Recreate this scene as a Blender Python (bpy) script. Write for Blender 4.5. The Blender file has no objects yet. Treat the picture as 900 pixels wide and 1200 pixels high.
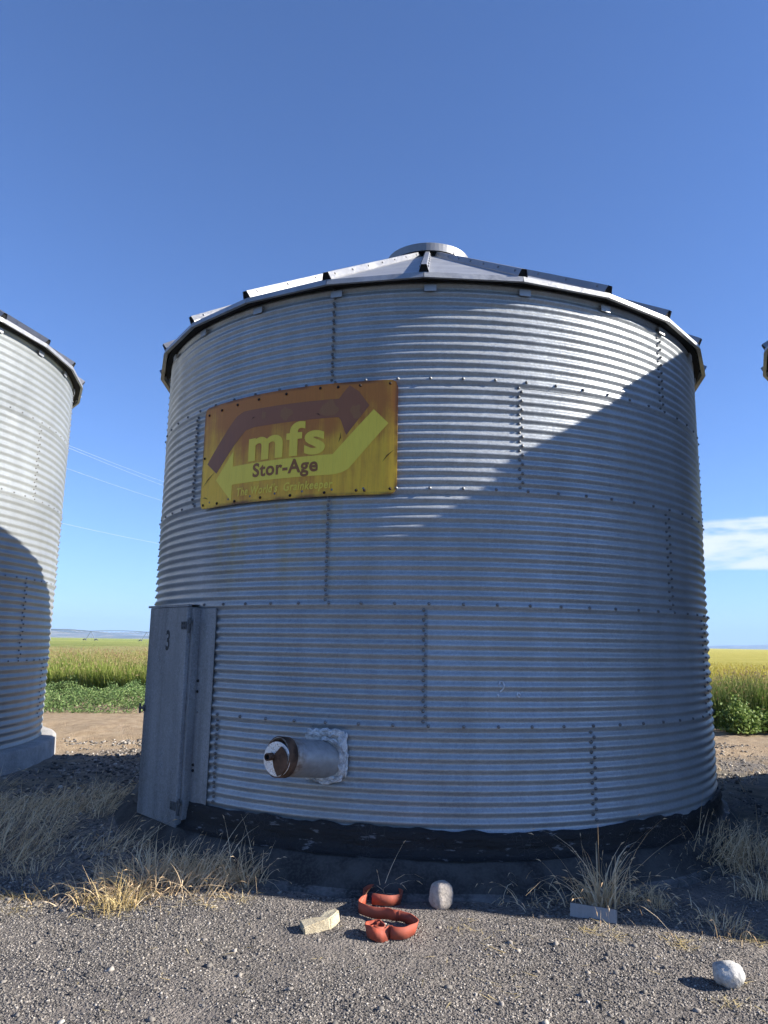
import bpy, math, random
import numpy as np
from mathutils import Vector, Matrix

random.seed(7)
rng = np.random.default_rng(11)
scene = bpy.context.scene
COL = scene.collection
R_ = math.radians

# ------------------------------------------------------------------ camera
CAM_H, PITCH, ROLL, F_PX = 1.592, 0.174, 0.017, 872.0
cam_pos = Vector((0, 0, CAM_H))
cp, sp, cr, sr = math.cos(PITCH), math.sin(PITCH), math.cos(ROLL), math.sin(ROLL)
fw = Vector((0, cp, sp)); up0 = Vector((0, -sp, cp)); rt0 = Vector((1, 0, 0))
rt = cr * rt0 + sr * up0
up = -sr * rt0 + cr * up0
cd = bpy.data.cameras.new('camera')
cd.sensor_fit = 'VERTICAL'; cd.sensor_height = 36; cd.lens = F_PX / 1200 * 36
cd.clip_end = 60000; cd.clip_start = 0.05
cam = bpy.data.objects.new('camera', cd); COL.objects.link(cam)
M = Matrix((rt, up, -fw)).transposed().to_4x4(); M.translation = cam_pos
cam.matrix_world = M
scene.camera = cam
scene.render.resolution_x, scene.render.resolution_y = 768, 1024

# ------------------------------------------------------------------ layout
MAIN = (0.4528, 7.857); RAD = 2.704
LEFT = (-8.486, 10.248); LRAD = 3.653
RIGHT = (6.61, 6.44)
RING = 0.8128; S0 = 1.0406            # top of the first ring (bottom partly under tar)
NS = 24                               # roof panels on an 18 ft bin
PAD_R, PAD_Z = 2.985, 0.23
SUN_AZ, SUN_EL = R_(9.5), R_(26.8)

def sstep(a, b, x):
    t = np.clip((x - a) / (b - a), 0, 1); return t * t * (3 - 2 * t)

def vnoise(x, y, s, seed=0):
    """smooth value noise"""
    x = np.asarray(x, float) / s + seed * 17.3; y = np.asarray(y, float) / s + seed * 9.1
    xi = np.floor(x); yi = np.floor(y); fx = x - xi; fy = y - yi
    fx = fx * fx * (3 - 2 * fx); fy = fy * fy * (3 - 2 * fy)
    def h(a, b):
        v = np.sin(a * 127.1 + b * 311.7 + seed * 74.7) * 43758.5453
        return v - np.floor(v)
    return (h(xi, yi) * (1 - fx) + h(xi + 1, yi) * fx) * (1 - fy) + (h(xi, yi + 1) * (1 - fx) + h(xi + 1, yi + 1) * fx) * fy

def ground_z(x, y):
    x = np.asarray(x, float); y = np.asarray(y, float)
    rm = np.hypot(x - MAIN[0], y - MAIN[1]); rl = np.hypot(x - LEFT[0], y - LEFT[1]); rr = np.hypot(x - RIGHT[0], y - RIGHT[1])
    z = 0.045 * (1 - sstep(2.95, 3.9, rm))
    z = z + 0.15 * (1 - sstep(3.2, 4.2, rr))
    z = z - 0.10 * (1 - sstep(4.3, 6.3, rl))
    z = z - .08 * (1 - sstep(-2.4, -.9, x)) * (1 - sstep(5.8, 7.0, y)) * sstep(3.0, 3.7, rm) + (.03 * (1 - sstep(-1.3, -.7, x)) - .012) * (1 - sstep(2.95, 3.3, rm))
    near = 1 - sstep(25, 45, np.hypot(x, y))
    z = z + near * (0.05 * (vnoise(x, y, 1.7, 1) - .5) + 0.022 * (vnoise(x, y, .45, 2) - .5) + 0.014 * (vnoise(x, y, .17, 3) - .5) + .012 * (vnoise(x, y, .09, 4) - .5))
    # wheel tracks in the dirt lane behind the bins
    lane = sstep(10.5, 12, y) * (1 - sstep(15, 16, y))
    z = z + lane * (0.08 * (vnoise(x * .25, y, .5, 5) - .5) + .05 * (vnoise(x, y, .3, 6) - .5))
    return z

def pix(px, py, zoff=0.0):
    """where a line of sight meets the ground (used once, while laying the place out)"""
    d = rt * ((px - 450) / F_PX) - up * ((py - 600) / F_PX) + fw
    z = 0.0
    for _ in range(12):
        t = (z + zoff - CAM_H) / d.z
        p = cam_pos + d * t
        z = float(ground_z(p.x, p.y))
    return Vector((p.x, p.y, z))

# ------------------------------------------------------------------ helpers
def mesh_obj(name, verts, faces, mats, parent=None, smooth=False, matidx=None):
    me = bpy.data.meshes.new(name)
    if isinstance(faces, np.ndarray):
        verts = np.asarray(verts, np.float32)
        n, k = faces.shape
        me.vertices.add(len(verts)); me.vertices.foreach_set('co', verts.ravel())
        me.loops.add(n * k); me.loops.foreach_set('vertex_index', faces.astype(np.int32).ravel())
        me.polygons.add(n)
        me.polygons.foreach_set('loop_start', np.arange(0, n * k, k, dtype=np.int32))
        me.polygons.foreach_set('loop_total', np.full(n, k, np.int32))
        me.update(calc_edges=True)
    else:
        me.from_pydata([tuple(v) for v in verts], [], faces)
        me.update()
    if not isinstance(mats, (list, tuple)): mats = [mats]
    for m in mats: me.materials.append(m)
    if matidx is not None: me.polygons.foreach_set('material_index', np.asarray(matidx, np.int32))
    if smooth: me.polygons.foreach_set('use_smooth', np.ones(len(me.polygons), bool))
    o = bpy.data.objects.new(name, me); COL.objects.link(o)
    if parent: o.parent = parent
    return o

def tag(o, label=None, cat=None, group=None, kind=None):
    if label: o['label'] = label
    if cat: o['category'] = cat
    if group: o['group'] = group
    if kind: o['kind'] = kind
    return o

def empty(name, loc, label, cat, group=None, rz=0):
    o = bpy.data.objects.new(name, None); COL.objects.link(o)
    o.location = loc; o.rotation_euler = (0, 0, rz); o.empty_display_size = .2
    return tag(o, label, cat, group)

class MB:
    def __init__(s): s.v = []; s.f = []
    def add(s, vs, fs, M=None):
        b = len(s.v)
        for v in vs:
            v = Vector(v)
            s.v.append(M @ v if M is not None else v)
        s.f += [tuple(b + i for i in f) for f in fs]; return s
    def box(s, lo, hi, M=None, bev=0.0):
        x0, y0, z0 = lo; x1, y1, z1 = hi
        if bev <= 0:
            return s.add([(x0,y0,z0),(x1,y0,z0),(x1,y1,z0),(x0,y1,z0),(x0,y0,z1),(x1,y0,z1),(x1,y1,z1),(x0,y1,z1)],
                  [(0,3,2,1),(4,5,6,7),(0,1,5,4),(1,2,6,5),(2,3,7,6),(3,0,4,7)], M)
        import bmesh
        bm = bmesh.new(); bmesh.ops.create_cube(bm, size=1)
        for v in bm.verts: v.co = Vector(((x0+x1)/2 + v.co.x*(x1-x0), (y0+y1)/2 + v.co.y*(y1-y0), (z0+z1)/2 + v.co.z*(z1-z0)))
        bmesh.ops.bevel(bm, geom=bm.edges[:], offset=bev, segments=2, affect='EDGES', profile=.6)
        bm.verts.index_update()
        s.add([v.co.copy() for v in bm.verts], [tuple(v.index for v in f.verts) for f in bm.faces], M)
        bm.free(); return s
    def tube(s, pts, r, n=8, caps=True, closed=False):
        pts = [Vector(p) for p in pts]
        rs = r if isinstance(r, (list, tuple)) else [r] * len(pts)
        b = len(s.v); prev = None
        for i, p in enumerate(pts):
            a = pts[max(0, i-1)]; c = pts[min(len(pts)-1, i+1)]
            d = (c - a).normalized()
            if prev is None:
                ref = Vector((0,0,1)) if abs(d.z) < .9 else Vector((1,0,0))
                u = d.cross(ref).normalized()
            else:
                u = (prev - d * prev.dot(d)).normalized()
            prev = u; w = d.cross(u)
            for k in range(n):
                t = 2*math.pi*k/n
                s.v.append(p + (u*math.cos(t) + w*math.sin(t)) * rs[i])
        for i in range(len(pts)-1):
            for k in range(n):
                s.f.append((b+i*n+k, b+i*n+(k+1)%n, b+(i+1)*n+(k+1)%n, b+(i+1)*n+k))
        if caps:
            s.f.append(tuple(b+k for k in reversed(range(n)))); s.f.append(tuple(b+(len(pts)-1)*n+k for k in range(n)))
        return s
    def lathe(s, prof, n=48, M=None, a0=0, a1=2*math.pi):
        full = abs(a1-a0-2*math.pi) < 1e-6; m = n if full else n+1
        vs = []; fs = []
        for r, z in prof:
            for k in range(m):
                t = a0 + (a1-a0)*k/n; vs.append((r*math.cos(t), r*math.sin(t), z))
        for i in range(len(prof)-1):
            for k in range(n):
                k2 = (k+1) % m if full else k+1
                fs.append((i*m+k, i*m+k2, (i+1)*m+k2, (i+1)*m+k))
        return s.add(vs, fs, M)
    def build(s, name, mat, parent=None, smooth=False):
        return mesh_obj(name, s.v, s.f, mat, parent, smooth)

# ------------------------------------------------------------------ materials
class NT:
    def __init__(s, name):
        s.m = bpy.data.materials.new(name); s.m.use_nodes = True
        s.t = s.m.node_tree; s.b = s.t.nodes['Principled BSDF']
    def n(s, typ, **kw):
        nd = s.t.nodes.new(typ)
        for k, v in kw.items():
            if k.startswith('in_'): nd.inputs[k[3:].replace('_', ' ')].default_value = v
            else: setattr(nd, k, v)
        return nd
    def l(s, a, b): s.t.links.new(a, b)
    def coord(s, kind='Object'):
        return s.n('ShaderNodeTexCoord').outputs[kind]
    def noise(s, vec, scale, detail=4, rough=.55, sc=None):
        nd = s.n('ShaderNodeTexNoise'); nd.inputs['Scale'].default_value = scale
        nd.inputs['Detail'].default_value = detail; nd.inputs['Roughness'].default_value = rough
        if sc:
            mp = s.n('ShaderNodeMapping'); mp.inputs['Scale'].default_value = sc
            s.l(vec, mp.inputs['Vector']); vec = mp.outputs['Vector']
        s.l(vec, nd.inputs['Vector']); return nd.outputs['Fac']
    def voro(s, vec, scale, out='Distance', feat='F1', rand=1):
        nd = s.n('ShaderNodeTexVoronoi', feature=feat); nd.inputs['Scale'].default_value = scale
        nd.inputs['Randomness'].default_value = rand
        s.l(vec, nd.inputs['Vector']); return nd.outputs[out]
    def ramp(s, fac, stops, interp='LINEAR'):
        nd = s.n('ShaderNodeValToRGB'); e = nd.color_ramp.elements; nd.color_ramp.interpolation = interp
        while len(e) > 1: e.remove(e[-1])
        e[0].position = stops[0][0]; e[0].color = c4(stops[0][1])
        for p, c in stops[1:]:
            x = e.new(p); x.color = c4(c)
        s.l(fac, nd.inputs['Fac']); return nd.outputs['Color']
    def mix(s, fac, a, b, typ='MIX'):
        nd = s.n('ShaderNodeMix', data_type='RGBA', blend_type=typ)
        for sock, v in ((nd.inputs[0], fac), (nd.inputs[6], a), (nd.inputs[7], b)):
            if isinstance(v, (int, float)): sock.default_value = v
            elif isinstance(v, (tuple, list)): sock.default_value = c4(v)
            else: s.l(v, sock)
        return nd.outputs[2]
    def math(s, op, a, b=None, c=None, clamp=False):
        nd = s.n('ShaderNodeMath', operation=op, use_clamp=clamp)
        for i, v in enumerate((a, b, c)):
            if v is None: continue
            if isinstance(v, (int, float)): nd.inputs[i].default_value = v
            else: s.l(v, nd.inputs[i])
        return nd.outputs[0]
    def mapr(s, v, a, b, c=0, d=1):
        nd = s.n('ShaderNodeMapRange', interpolation_type='SMOOTHSTEP')
        s.l(v, nd.inputs['Value'])
        for i, q in zip(('From Min','From Max','To Min','To Max'), (a,b,c,d)): nd.inputs[i].default_value = q
        return nd.outputs['Result']
    def sep(s, vec):
        nd = s.n('ShaderNodeSeparateXYZ'); s.l(vec, nd.inputs[0]); return nd.outputs
    def set(s, **kw):
        for k, v in kw.items():
            i = s.b.inputs[k.replace('_', ' ')]
            if isinstance(v, (int, float)): i.default_value = v
            elif isinstance(v, (tuple, list)): i.default_value = c4(v)
            else: s.l(v, i)
        return s
    def bump(s, h, strength=.5, dist=.01):
        nd = s.n('ShaderNodeBump'); nd.inputs['Strength'].default_value = strength; nd.inputs['Distance'].default_value = dist
        s.l(h, nd.inputs['Height']); s.l(nd.outputs['Normal'], s.b.inputs['Normal']); return s

def c4(c):
    if isinstance(c, (int, float)): return (c, c, c, 1)
    return tuple(c) if len(c) == 4 else (*c, 1)

def plain(name, col, rough=.8, metal=0.0, var=.25, scale=20, bump=0.0, spec=.5):
    m = NT(name); co = m.coord()
    n = m.noise(co, scale, 5)
    f = m.mapr(n, .3, .7, 1 - var, 1 + var)
    mul = m.mix(1.0, col, f, 'MULTIPLY')
    m.set(Base_Color=mul, Roughness=rough, Metallic=metal, Specular_IOR_Level=spec)
    if bump: m.bump(n, bump, .01)
    return m.m

def galvanized(name, base=.5, tint=(1, 1.01, 1.02), metal=.85, rough=.42, streak=.25, spangle=.16, rust=0.0, sheets=False, stain=False):
    m = NT(name); co = m.coord()
    # rust/dirt and runs drawn down the sheets, plus zinc spangle
    st = m.noise(co, 1.0, 5, .6, sc=(5, 5, .35))
    big = m.noise(co, .9, 4)
    spn = m.voro(co, 75, 'Color'); sv = m.sep(spn)[0]
    fine = m.noise(co, 160, 2)
    v = m.math('ADD', m.mapr(st, .3, .7, 1 - streak, 1 + streak * .5), m.mapr(big, .3, .7, -.1, .1))
    v = m.math('ADD', v, m.math('MULTIPLY', m.math('SUBTRACT', sv, .5), spangle))
    v = m.math('ADD', v, m.mapr(fine, .3, .7, -spangle * .4, spangle * .4))
    col = m.mix(1.0, tuple(base * t for t in tint), v, 'MULTIPLY')
    # thin dull oxide film where water has dried
    dull = m.mapr(m.noise(co, 2.2, 6, .65, sc=(1, 1, .5)), .48, .7)
    col = m.mix(m.math('MULTIPLY', dull, .35), col, (base * .78, base * .79, base * .76))
    if rust:
        rs = m.mapr(m.noise(co, 6, 6, .7), .62, .75)
        col = m.mix(m.math('MULTIPLY', rs, rust), col, (.16, .07, .03))
    rg = m.math('ADD', m.mapr(sv, 0, 1, rough - .06, rough + .06), m.math('MULTIPLY', dull, .12))
    if sheets:
        oi = m.n('ShaderNodeObjectInfo')
        col = m.mix(1.0, col, m.mapr(oi.outputs['Random'], 0, 1, .95, 1.05), 'MULTIPLY')
    if stain:
        # thin yellow-brown wash that has run down the sheets from the old sign
        pos = m.n('ShaderNodeNewGeometry').outputs['Position']; wx, wy, wz = m.sep(pos)
        an = m.math('ARCTAN2', m.math('SUBTRACT', wx, MAIN[0]), m.math('SUBTRACT', MAIN[1], wy))
        cmb = m.n('ShaderNodeCombineXYZ'); m.l(m.math('MULTIPLY', an, 9.0), cmb.inputs[0]); m.l(m.math('MULTIPLY', wz, .5), cmb.inputs[1])
        sn = m.noise(cmb.outputs[0], 2.2, 4, .6)
        msk = m.math('MULTIPLY', m.mapr(an, R_(-44), R_(-36)), m.mapr(an, R_(-9), R_(-17), 0, 1))
        msk = m.math('MULTIPLY', msk, m.math('MULTIPLY', m.mapr(wz, 1.75, 2.5), m.mapr(wz, 2.74, 2.66)))
        msk = m.math('MULTIPLY', msk, m.mapr(sn, .42, .68, 0, .55))
        col = m.mix(msk, col, (.40, .33, .10))
    m.set(Base_Color=col, Metallic=metal, Roughness=rg)
    m.bump(m.math('ADD', m.noise(co, 9, 3), m.math('MULTIPLY', m.noise(co, 2.3, 2), 1.6)), .16, .012)
    return m.m

M_ZINC = galvanized('galvanized_wall', .375, (.95, 1.0, 1.03), .38, .42, .10, .20, 0, True, True)
M_ZINC_NEW = galvanized('galvanized_bright_wall', .285, (.95, 1.0, 1.0), .3, .45, .08, .08, 0, True)
M_ROOF = galvanized('galvanized_roof', .38, (1, 1, 1.0), .6, .45, .15, .08)
M_LIP = galvanized('galvanized_lip', .30, (1, 1, 1.02), .7, .42, .1, .05)
M_LID = galvanized('galvanized_lid', .24, (1, 1, 1.02), .55, .5, .1, .05)
M_DOOR = galvanized('galvanized_door', .25, (.96, 1.0, 1.05), .45, .55, .34, .34)
M_BOLT = plain('bolt_zinc', (.15, .15, .15), .5, .4, .3, 60)
M_BOLT_LIGHT = plain('bolt_pale', (.20, .20, .20), .5, .4, .3, 60)
M_BLACK = plain('black_shade_and_bolts', (.008, .008, .009), .9, 0, .3, 40)  # near-black for painted shade in hollows and under eaves, and for frame bolts
M_DARK = plain('dark_steel', (.085, .09, .095), .6, .5, .3, 30)

# tar seal: black, cracked and flaked
m = NT('tar'); co = m.coord()
cr_ = m.voro(co, 26, 'Distance', 'DISTANCE_TO_EDGE')
lay = m.noise(co, 1, 5, .6, sc=(3, 3, 30))
flk = m.mapr(m.noise(co, 1, 5, .65, sc=(7, 7, 30)), .60, .66)
crk = m.math('SUBTRACT', 1, m.mapr(cr_, 0, .03))
patch = m.mapr(m.noise(co, 3, 3), .5, .62)
col = m.mix(m.math('MULTIPLY', crk, m.math('MULTIPLY', patch, .8)), (.007, .007, .008), (.11, .10, .095))
col = m.mix(m.math('MULTIPLY', flk, .7), col, (.20, .20, .205))
m.set(Base_Color=col, Roughness=.7); m.bump(m.math('ADD', lay, m.math('MULTIPLY', crk, -.3)), .8, .02); M_TAR = m.m

def concrete(name, col, dark):
    m = NT(name); co = m.coord()
    n = m.noise(co, 4, 6, .65); f = m.noise(co, 60, 3)
    c = m.mix(m.mapr(n, .35, .65), dark, col)
    c = m.mix(m.mapr(f, .45, .62, 0, .35), c, tuple(x * 1.25 for x in col))
    m.set(Base_Color=c, Roughness=.92, Specular_IOR_Level=.2); m.bump(m.math('ADD', n, m.math('MULTIPLY', f, .4)), .6, .015); return m.m
M_PAD = concrete('pad_concrete', (.075, .072, .068), (.028, .028, .028))
M_PADEDGE = concrete('pad_edge', (.15, .145, .14), (.035, .035, .035))
M_PADL = concrete('pad_concrete_pale', (0.339, 0.324, 0.303), (0.233, 0.226, 0.212))

# ground: grey gravel in the yard, tan dirt lane behind, soil under the crop
m = NT('ground'); g = m.n('ShaderNodeNewGeometry'); pos = g.outputs['Position']
X, Y, Z = m.sep(pos)
n1 = m.noise(pos, .8, 6, .6); n2 = m.noise(pos, 5, 6, .65); n3 = m.noise(pos, 40, 5, .7); n0 = m.noise(pos, .25, 4)
v1 = m.voro(pos, 55, 'Color'); vs = m.sep(v1)[0]
vd = m.voro(pos, 55, 'Distance'); vd2 = m.voro(pos, 130, 'Distance')
grav = m.ramp(vs, [(0, (0.066, 0.060, 0.057)), (.35, (0.139, 0.127, 0.113)), (.7, (0.233, 0.209, 0.180)), (.9, (0.335, 0.298, 0.255)), (1, (0.466, 0.428, 0.378))])
fines = m.mix(m.mapr(n2, .3, .7), (0.180, 0.161, 0.148), (0.281, 0.246, 0.216))
gsel = m.mapr(m.math('ADD', n3, m.math('MULTIPLY', n1, .6)), .62, .88)
gravel = m.mix(gsel, grav, fines)
dirt = m.mix(m.mapr(n2, .3, .7), (0.353, 0.254, 0.159), (0.480, 0.367, 0.244))
dirt = m.mix(m.mapr(n3, .5, .72, 0, .5), dirt, (0.183, 0.141, 0.099))
lane = m.mapr(m.math('ADD', Y, m.math('MULTIPLY', m.math('SUBTRACT', n1, .5), 4.0)), 10.4, 12.2)
straw_d = m.mix(m.mapr(n2, .35, .65), (0.168, 0.143, 0.109), (0.336, 0.286, 0.210))
mid = m.mix(m.mapr(n1, .40, .56), gravel, straw_d)
farmid = m.mapr(Y, 5.4, 7.2)
colr = m.mix(farmid, gravel, mid)
colr = m.mix(lane, colr, dirt)
soil = m.mix(m.mapr(n0, .4, .6), (.12, .10, .05), (.17, .16, .06))
bounce_dim = m.mapr(m.math('ADD', Y, m.math('MULTIPLY', m.math('SUBTRACT', n1, .5), .8)), 2.5, 1.9)  # dark unseen ground behind the camera, added to cut bounce on the wall
colr = m.mix(bounce_dim, colr, m.mix(m.mapr(n3, .35, .65), (.035, .035, .034), (.065, .062, .058)))
fld = m.math('GREATER_THAN', Y, 23.5)
colr = m.mix(fld, colr, soil)
m.set(Base_Color=colr, Roughness=.95, Specular_IOR_Level=.15)
hh = m.math('ADD', m.math('MULTIPLY', vd, -.8), m.math('ADD', m.math('MULTIPLY', n3, 1.2), m.math('MULTIPLY', vd2, -.4)))
m.bump(hh, .9, .03); M_GROUND = m.m

def island(name, stops, rough=.9, transl=0.0, noise_mul=None):
    m = NT(name); g = m.n('ShaderNodeNewGeometry')
    c = m.ramp(g.outputs['Random Per Island'], stops)
    m.set(Base_Color=c, Roughness=rough, Specular_IOR_Level=.25)
    if transl:
        tr = m.n('ShaderNodeBsdfTranslucent'); m.l(c, tr.inputs['Color'])
        mx = m.n('ShaderNodeMixShader'); mx.inputs[0].default_value = transl
        out = m.t.nodes['Material Output']
        m.l(m.b.outputs[0], mx.inputs[1]); m.l(tr.outputs[0], mx.inputs[2]); m.l(mx.outputs[0], out.inputs['Surface'])
    return m.m
M_PEB = island('pebbles', [(0, (0.052, 0.048, 0.046)), (.3, (0.116, 0.108, 0.099)), (.6, (0.200, 0.181, 0.160)), (.85, (0.298, 0.264, 0.227)), (.98, (0.410, 0.372, 0.322)), (1, (0.511, 0.474, 0.425))])
M_STRAW = island('dry_straw', [(0, (0.365, 0.270, 0.113)), (.5, (0.522, 0.400, 0.191)), (1, (0.644, 0.531, 0.304))], .8, .25)
M_STRAW_SHADE = island('dry_straw_shaded', [(0, (.54, .38, .21)), (.5, (.78, .575, .345)), (1, (.93, .76, .52))], .85, .25)  # straw for the shaded tufts, its colour lightened to offset the shade
M_LITTER = island('straw_litter', [(0, (0.392, 0.287, 0.113)), (.5, (0.522, 0.409, 0.183)), (1, (0.609, 0.505, 0.278))], .8, .2)
M_CROP_G = island('green_crop', [(0, (0.112, 0.172, 0.026)), (.4, (0.206, 0.267, 0.043)), (.75, (0.310, 0.344, 0.077)), (1, (0.430, 0.387, 0.146))], .6, .4)
M_CROP_H = island('crop_heads', [(0, (0.396, 0.275, 0.146)), (.5, (0.464, 0.361, 0.189)), (1, (0.430, 0.413, 0.155))], .7, .35)
M_WHEAT = island('wheat', [(0, (0.361, 0.310, 0.060)), (.5, (0.499, 0.413, 0.086)), (1, (0.585, 0.499, 0.146))], .7, .35)
M_WEED = island('weeds', [(0, (0.077, 0.138, 0.043)), (.5, (0.146, 0.224, 0.069)), (1, (0.241, 0.310, 0.120))], .6, .3)
M_SHRUB = island('shrub_leaf', [(0, (0.069, 0.129, 0.026)), (.5, (0.155, 0.232, 0.052)), (1, (0.284, 0.353, 0.112))], .6, .35)

m = NT('crop_canopy'); g = m.n('ShaderNodeNewGeometry'); pos = g.outputs['Position']; X, Y, Z = m.sep(pos)
a = m.noise(pos, .5, 6, .7); b = m.noise(pos, .03, 4, .6); c_ = m.noise(pos, 1, 3, .5, sc=(.004, .05, 1)); d = m.noise(pos, 6, 4, .7)
lft = m.mapr(X, -1, 3)
farc = m.mapr(Y, 60, 190)
gr = m.mix(m.mapr(a, .3, .7), (0.189, 0.249, 0.052), (0.310, 0.344, 0.095))
tan_ = m.mix(m.mapr(a, .3, .7), (0.378, 0.310, 0.129), (0.430, 0.387, 0.155))
yel = m.mix(m.mapr(a, .3, .7), (0.464, 0.404, 0.077), (0.568, 0.490, 0.120))
lc = m.mix(m.mapr(b, .4, .6), tan_, gr)
lc = m.mix(farc, lc, m.mix(m.mapr(c_, .4, .6), (0.275, 0.327, 0.077), (0.378, 0.396, 0.112)))
cc = m.mix(lft, lc, yel)
cc = m.mix(m.mapr(d, .3, .6, .35, 0), cc, (.05, .06, .015))
m.set(Base_Color=cc, Roughness=.85, Specular_IOR_Level=.1); m.bump(m.math('ADD', a, d), 1.0, .3); M_CANOPY = m.m

m = NT('hills'); g = m.n('ShaderNodeNewGeometry'); pos = g.outputs['Position']
a = m.noise(pos, .0022, 6, .6); b = m.noise(pos, .012, 5, .6)
cc = m.mix(m.mapr(a, .4, .6), (.07, .06, .04), (.30, .24, .14))
cc = m.mix(m.mapr(b, .52, .6), cc, (.05, .06, .03))
m.set(Base_Color=cc, Roughness=1, Specular_IOR_Level=0); M_HILL = m.m

# sign enamel: yellow, rust-stained from the top edge, coordinates = metres along the sheet (UV free: object coords of the flat layout kept in an attribute)
def sign_mat(name, base, stain, amt):
    m = NT(name)
    at = m.n('ShaderNodeAttribute', attribute_name='flat'); p = at.outputs['Vector']
    x, z, _ = m.sep(p)
    st = m.noise(p, 1, 5, .6, sc=(16, .9, 1)); bl = m.noise(p, 3.2, 5, .6); fi = m.noise(p, 1, 3, .6, sc=(120, 6, 1))
    top = m.mapr(z, .20, .80)                       # rust runs down from the upper edge
    mid = m.math('MULTIPLY', m.mapr(x, .1, .5), m.math('SUBTRACT', 1, m.mapr(x, 1.25, 1.75)))
    f = m.math('ADD', m.math('MULTIPLY', top, .55), m.math('MULTIPLY', m.math('SUBTRACT', st, .5), 1.0))
    f = m.math('ADD', f, m.math('MULTIPLY', m.math('SUBTRACT', bl, .5), .9))
    f = m.math('ADD', f, m.math('MULTIPLY', mid, .22))
    f = m.math('MULTIPLY', m.mapr(f, -.05, .62), amt)
    c = m.mix(f, base, stain)
    c = m.mix(m.mapr(fi, .4, .75, 0, .22), c, tuple(q * .6 for q in stain))
    edge = m.math('MINIMUM', m.math('MINIMUM', x, m.math('SUBTRACT', 1.808, x)), m.math('MINIMUM', z, m.math('SUBTRACT', .85, z)))
    er = m.math('MULTIPLY', m.math('SUBTRACT', 1, m.mapr(edge, 0.004, .03)), m.mapr(bl, .35, .6))
    c = m.mix(m.math('MULTIPLY', er, .8), c, (.10, .035, .015))
    m.set(Base_Color=c, Roughness=.5, Specular_IOR_Level=.4); m.bump(bl, .1, .01)
    return m.m
M_SIGN = sign_mat('sign_enamel', (.95, .54, .035), (.54, .175, .022), 1.0)
M_SIGN_Y = sign_mat('sign_pale_yellow', (.98, .71, .07), (.92, .60, .05), .35)
M_SIGN_B = sign_mat('sign_brown', (.26, .095, .05), (.38, .13, .04), .6)
M_SIGN_B2 = sign_mat('sign_brown_text', (.34, .12, .022), (.28, .095, .02), .6)

# ------------------------------------------------------------------ sky, sun
w = bpy.data.worlds.new('World'); scene.world = w; w.use_nodes = True
nt = w.node_tree; bg = nt.nodes['Background']
sky = nt.nodes.new('ShaderNodeTexSky'); sky.sky_type = 'NISHITA'; sky.sun_disc = False
sky.sun_elevation = SUN_EL; sky.sun_rotation = math.pi / 2 + SUN_AZ
sky.altitude = 1500; sky.air_density = 1.0; sky.dust_density = .35; sky.ozone_density = 2.6
tc = nt.nodes.new('ShaderNodeTexCoord'); dirv = tc.outputs['Generated']
def wn(t, **k):
    nd = nt.nodes.new(t)
    for a_, b_ in k.items(): setattr(nd, a_, b_)
    return nd
sx = wn('ShaderNodeSeparateXYZ'); nt.links.new(dirv, sx.inputs[0])
def wm(op, a_, b_=None):
    nd = wn('ShaderNodeMath', operation=op)
    for i, v in enumerate((a_, b_)):
        if v is None: continue
        if isinstance(v, (int, float)): nd.inputs[i].default_value = v
        else: nt.links.new(v, nd.inputs[i])
    return nd.outputs[0]
def wr(v, a_, b_):
    nd = wn('ShaderNodeMapRange', interpolation_type='SMOOTHSTEP'); nt.links.new(v, nd.inputs[0])
    nd.inputs[1].default_value = a_; nd.inputs[2].default_value = b_; return nd.outputs[0]
mp = wn('ShaderNodeMapping'); mp.inputs['Scale'].default_value = (4.5, 4.5, 22); nt.links.new(dirv, mp.inputs[0])
nz = wn('ShaderNodeTexNoise'); nz.inputs['Scale'].default_value = 1.5; nz.inputs['Detail'].default_value = 9; nz.inputs['Roughness'].default_value = .58
nt.links.new(mp.outputs[0], nz.inputs['Vector'])
az_ = wm('ARCTAN2', sx.outputs[0], sx.outputs[1])
def bank(a0, a1, e0, e1, th, soft):
    """a layer of stratus between two bearings and two heights"""
    ea = wm('MULTIPLY', wr(az_, a0, a0 + .10), wm('SUBTRACT', 1, wr(az_, a1 - .3, a1)))
    ee = wm('MULTIPLY', wr(sx.outputs[2], e0, e0 + .022), wm('SUBTRACT', 1, wr(sx.outputs[2], e1 - .025, e1)))
    return wr(wm('ADD', nz.outputs['Fac'], wm('MULTIPLY', wm('SUBTRACT', wm('MULTIPLY', ea, ee), 1), .8)), th, th + soft)
c1 = bank(.30, 1.3, .076, .176, .35, .22)
c2 = bank(.30, 1.3, .046, .080, .40, .22)
c3 = bank(-.60, -.20, .080, .100, .58, .2)
cl = wm('MAXIMUM', wm('MAXIMUM', c1, wm('MULTIPLY', c2, .7)), wm('MULTIPLY', c3, .5))
cm = wn('ShaderNodeMix', data_type='RGBA'); nt.links.new(wm('MULTIPLY', cl, .95), cm.inputs[0])
tint = wn('ShaderNodeMix', data_type='RGBA', blend_type='MULTIPLY'); tint.inputs[0].default_value = 1; tint.inputs[7].default_value = (.67, .86, 1.24, 1)
nt.links.new(sky.outputs[0], tint.inputs[6]); nt.links.new(tint.outputs[2], cm.inputs[6]); cm.inputs[7].default_value = (6.0, 6.3, 6.6, 1)
nt.links.new(cm.outputs[2], bg.inputs['Color']); bg.inputs['Strength'].default_value = .067
sd = bpy.data.lights.new('sun', 'SUN'); sd.energy = 5.0; sd.angle = R_(.53); sd.color = (1.0, .95, .87)
so = bpy.data.objects.new('sun', sd); COL.objects.link(so)
sdir = Vector((math.cos(SUN_AZ) * math.cos(SUN_EL), -math.sin(SUN_AZ) * math.cos(SUN_EL), math.sin(SUN_EL)))
so.rotation_euler = sdir.to_track_quat('Z', 'Y').to_euler(); so.location = (20, -6, 20)
scene.view_settings.view_transform = 'Standard'; scene.view_settings.look = 'None'
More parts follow.
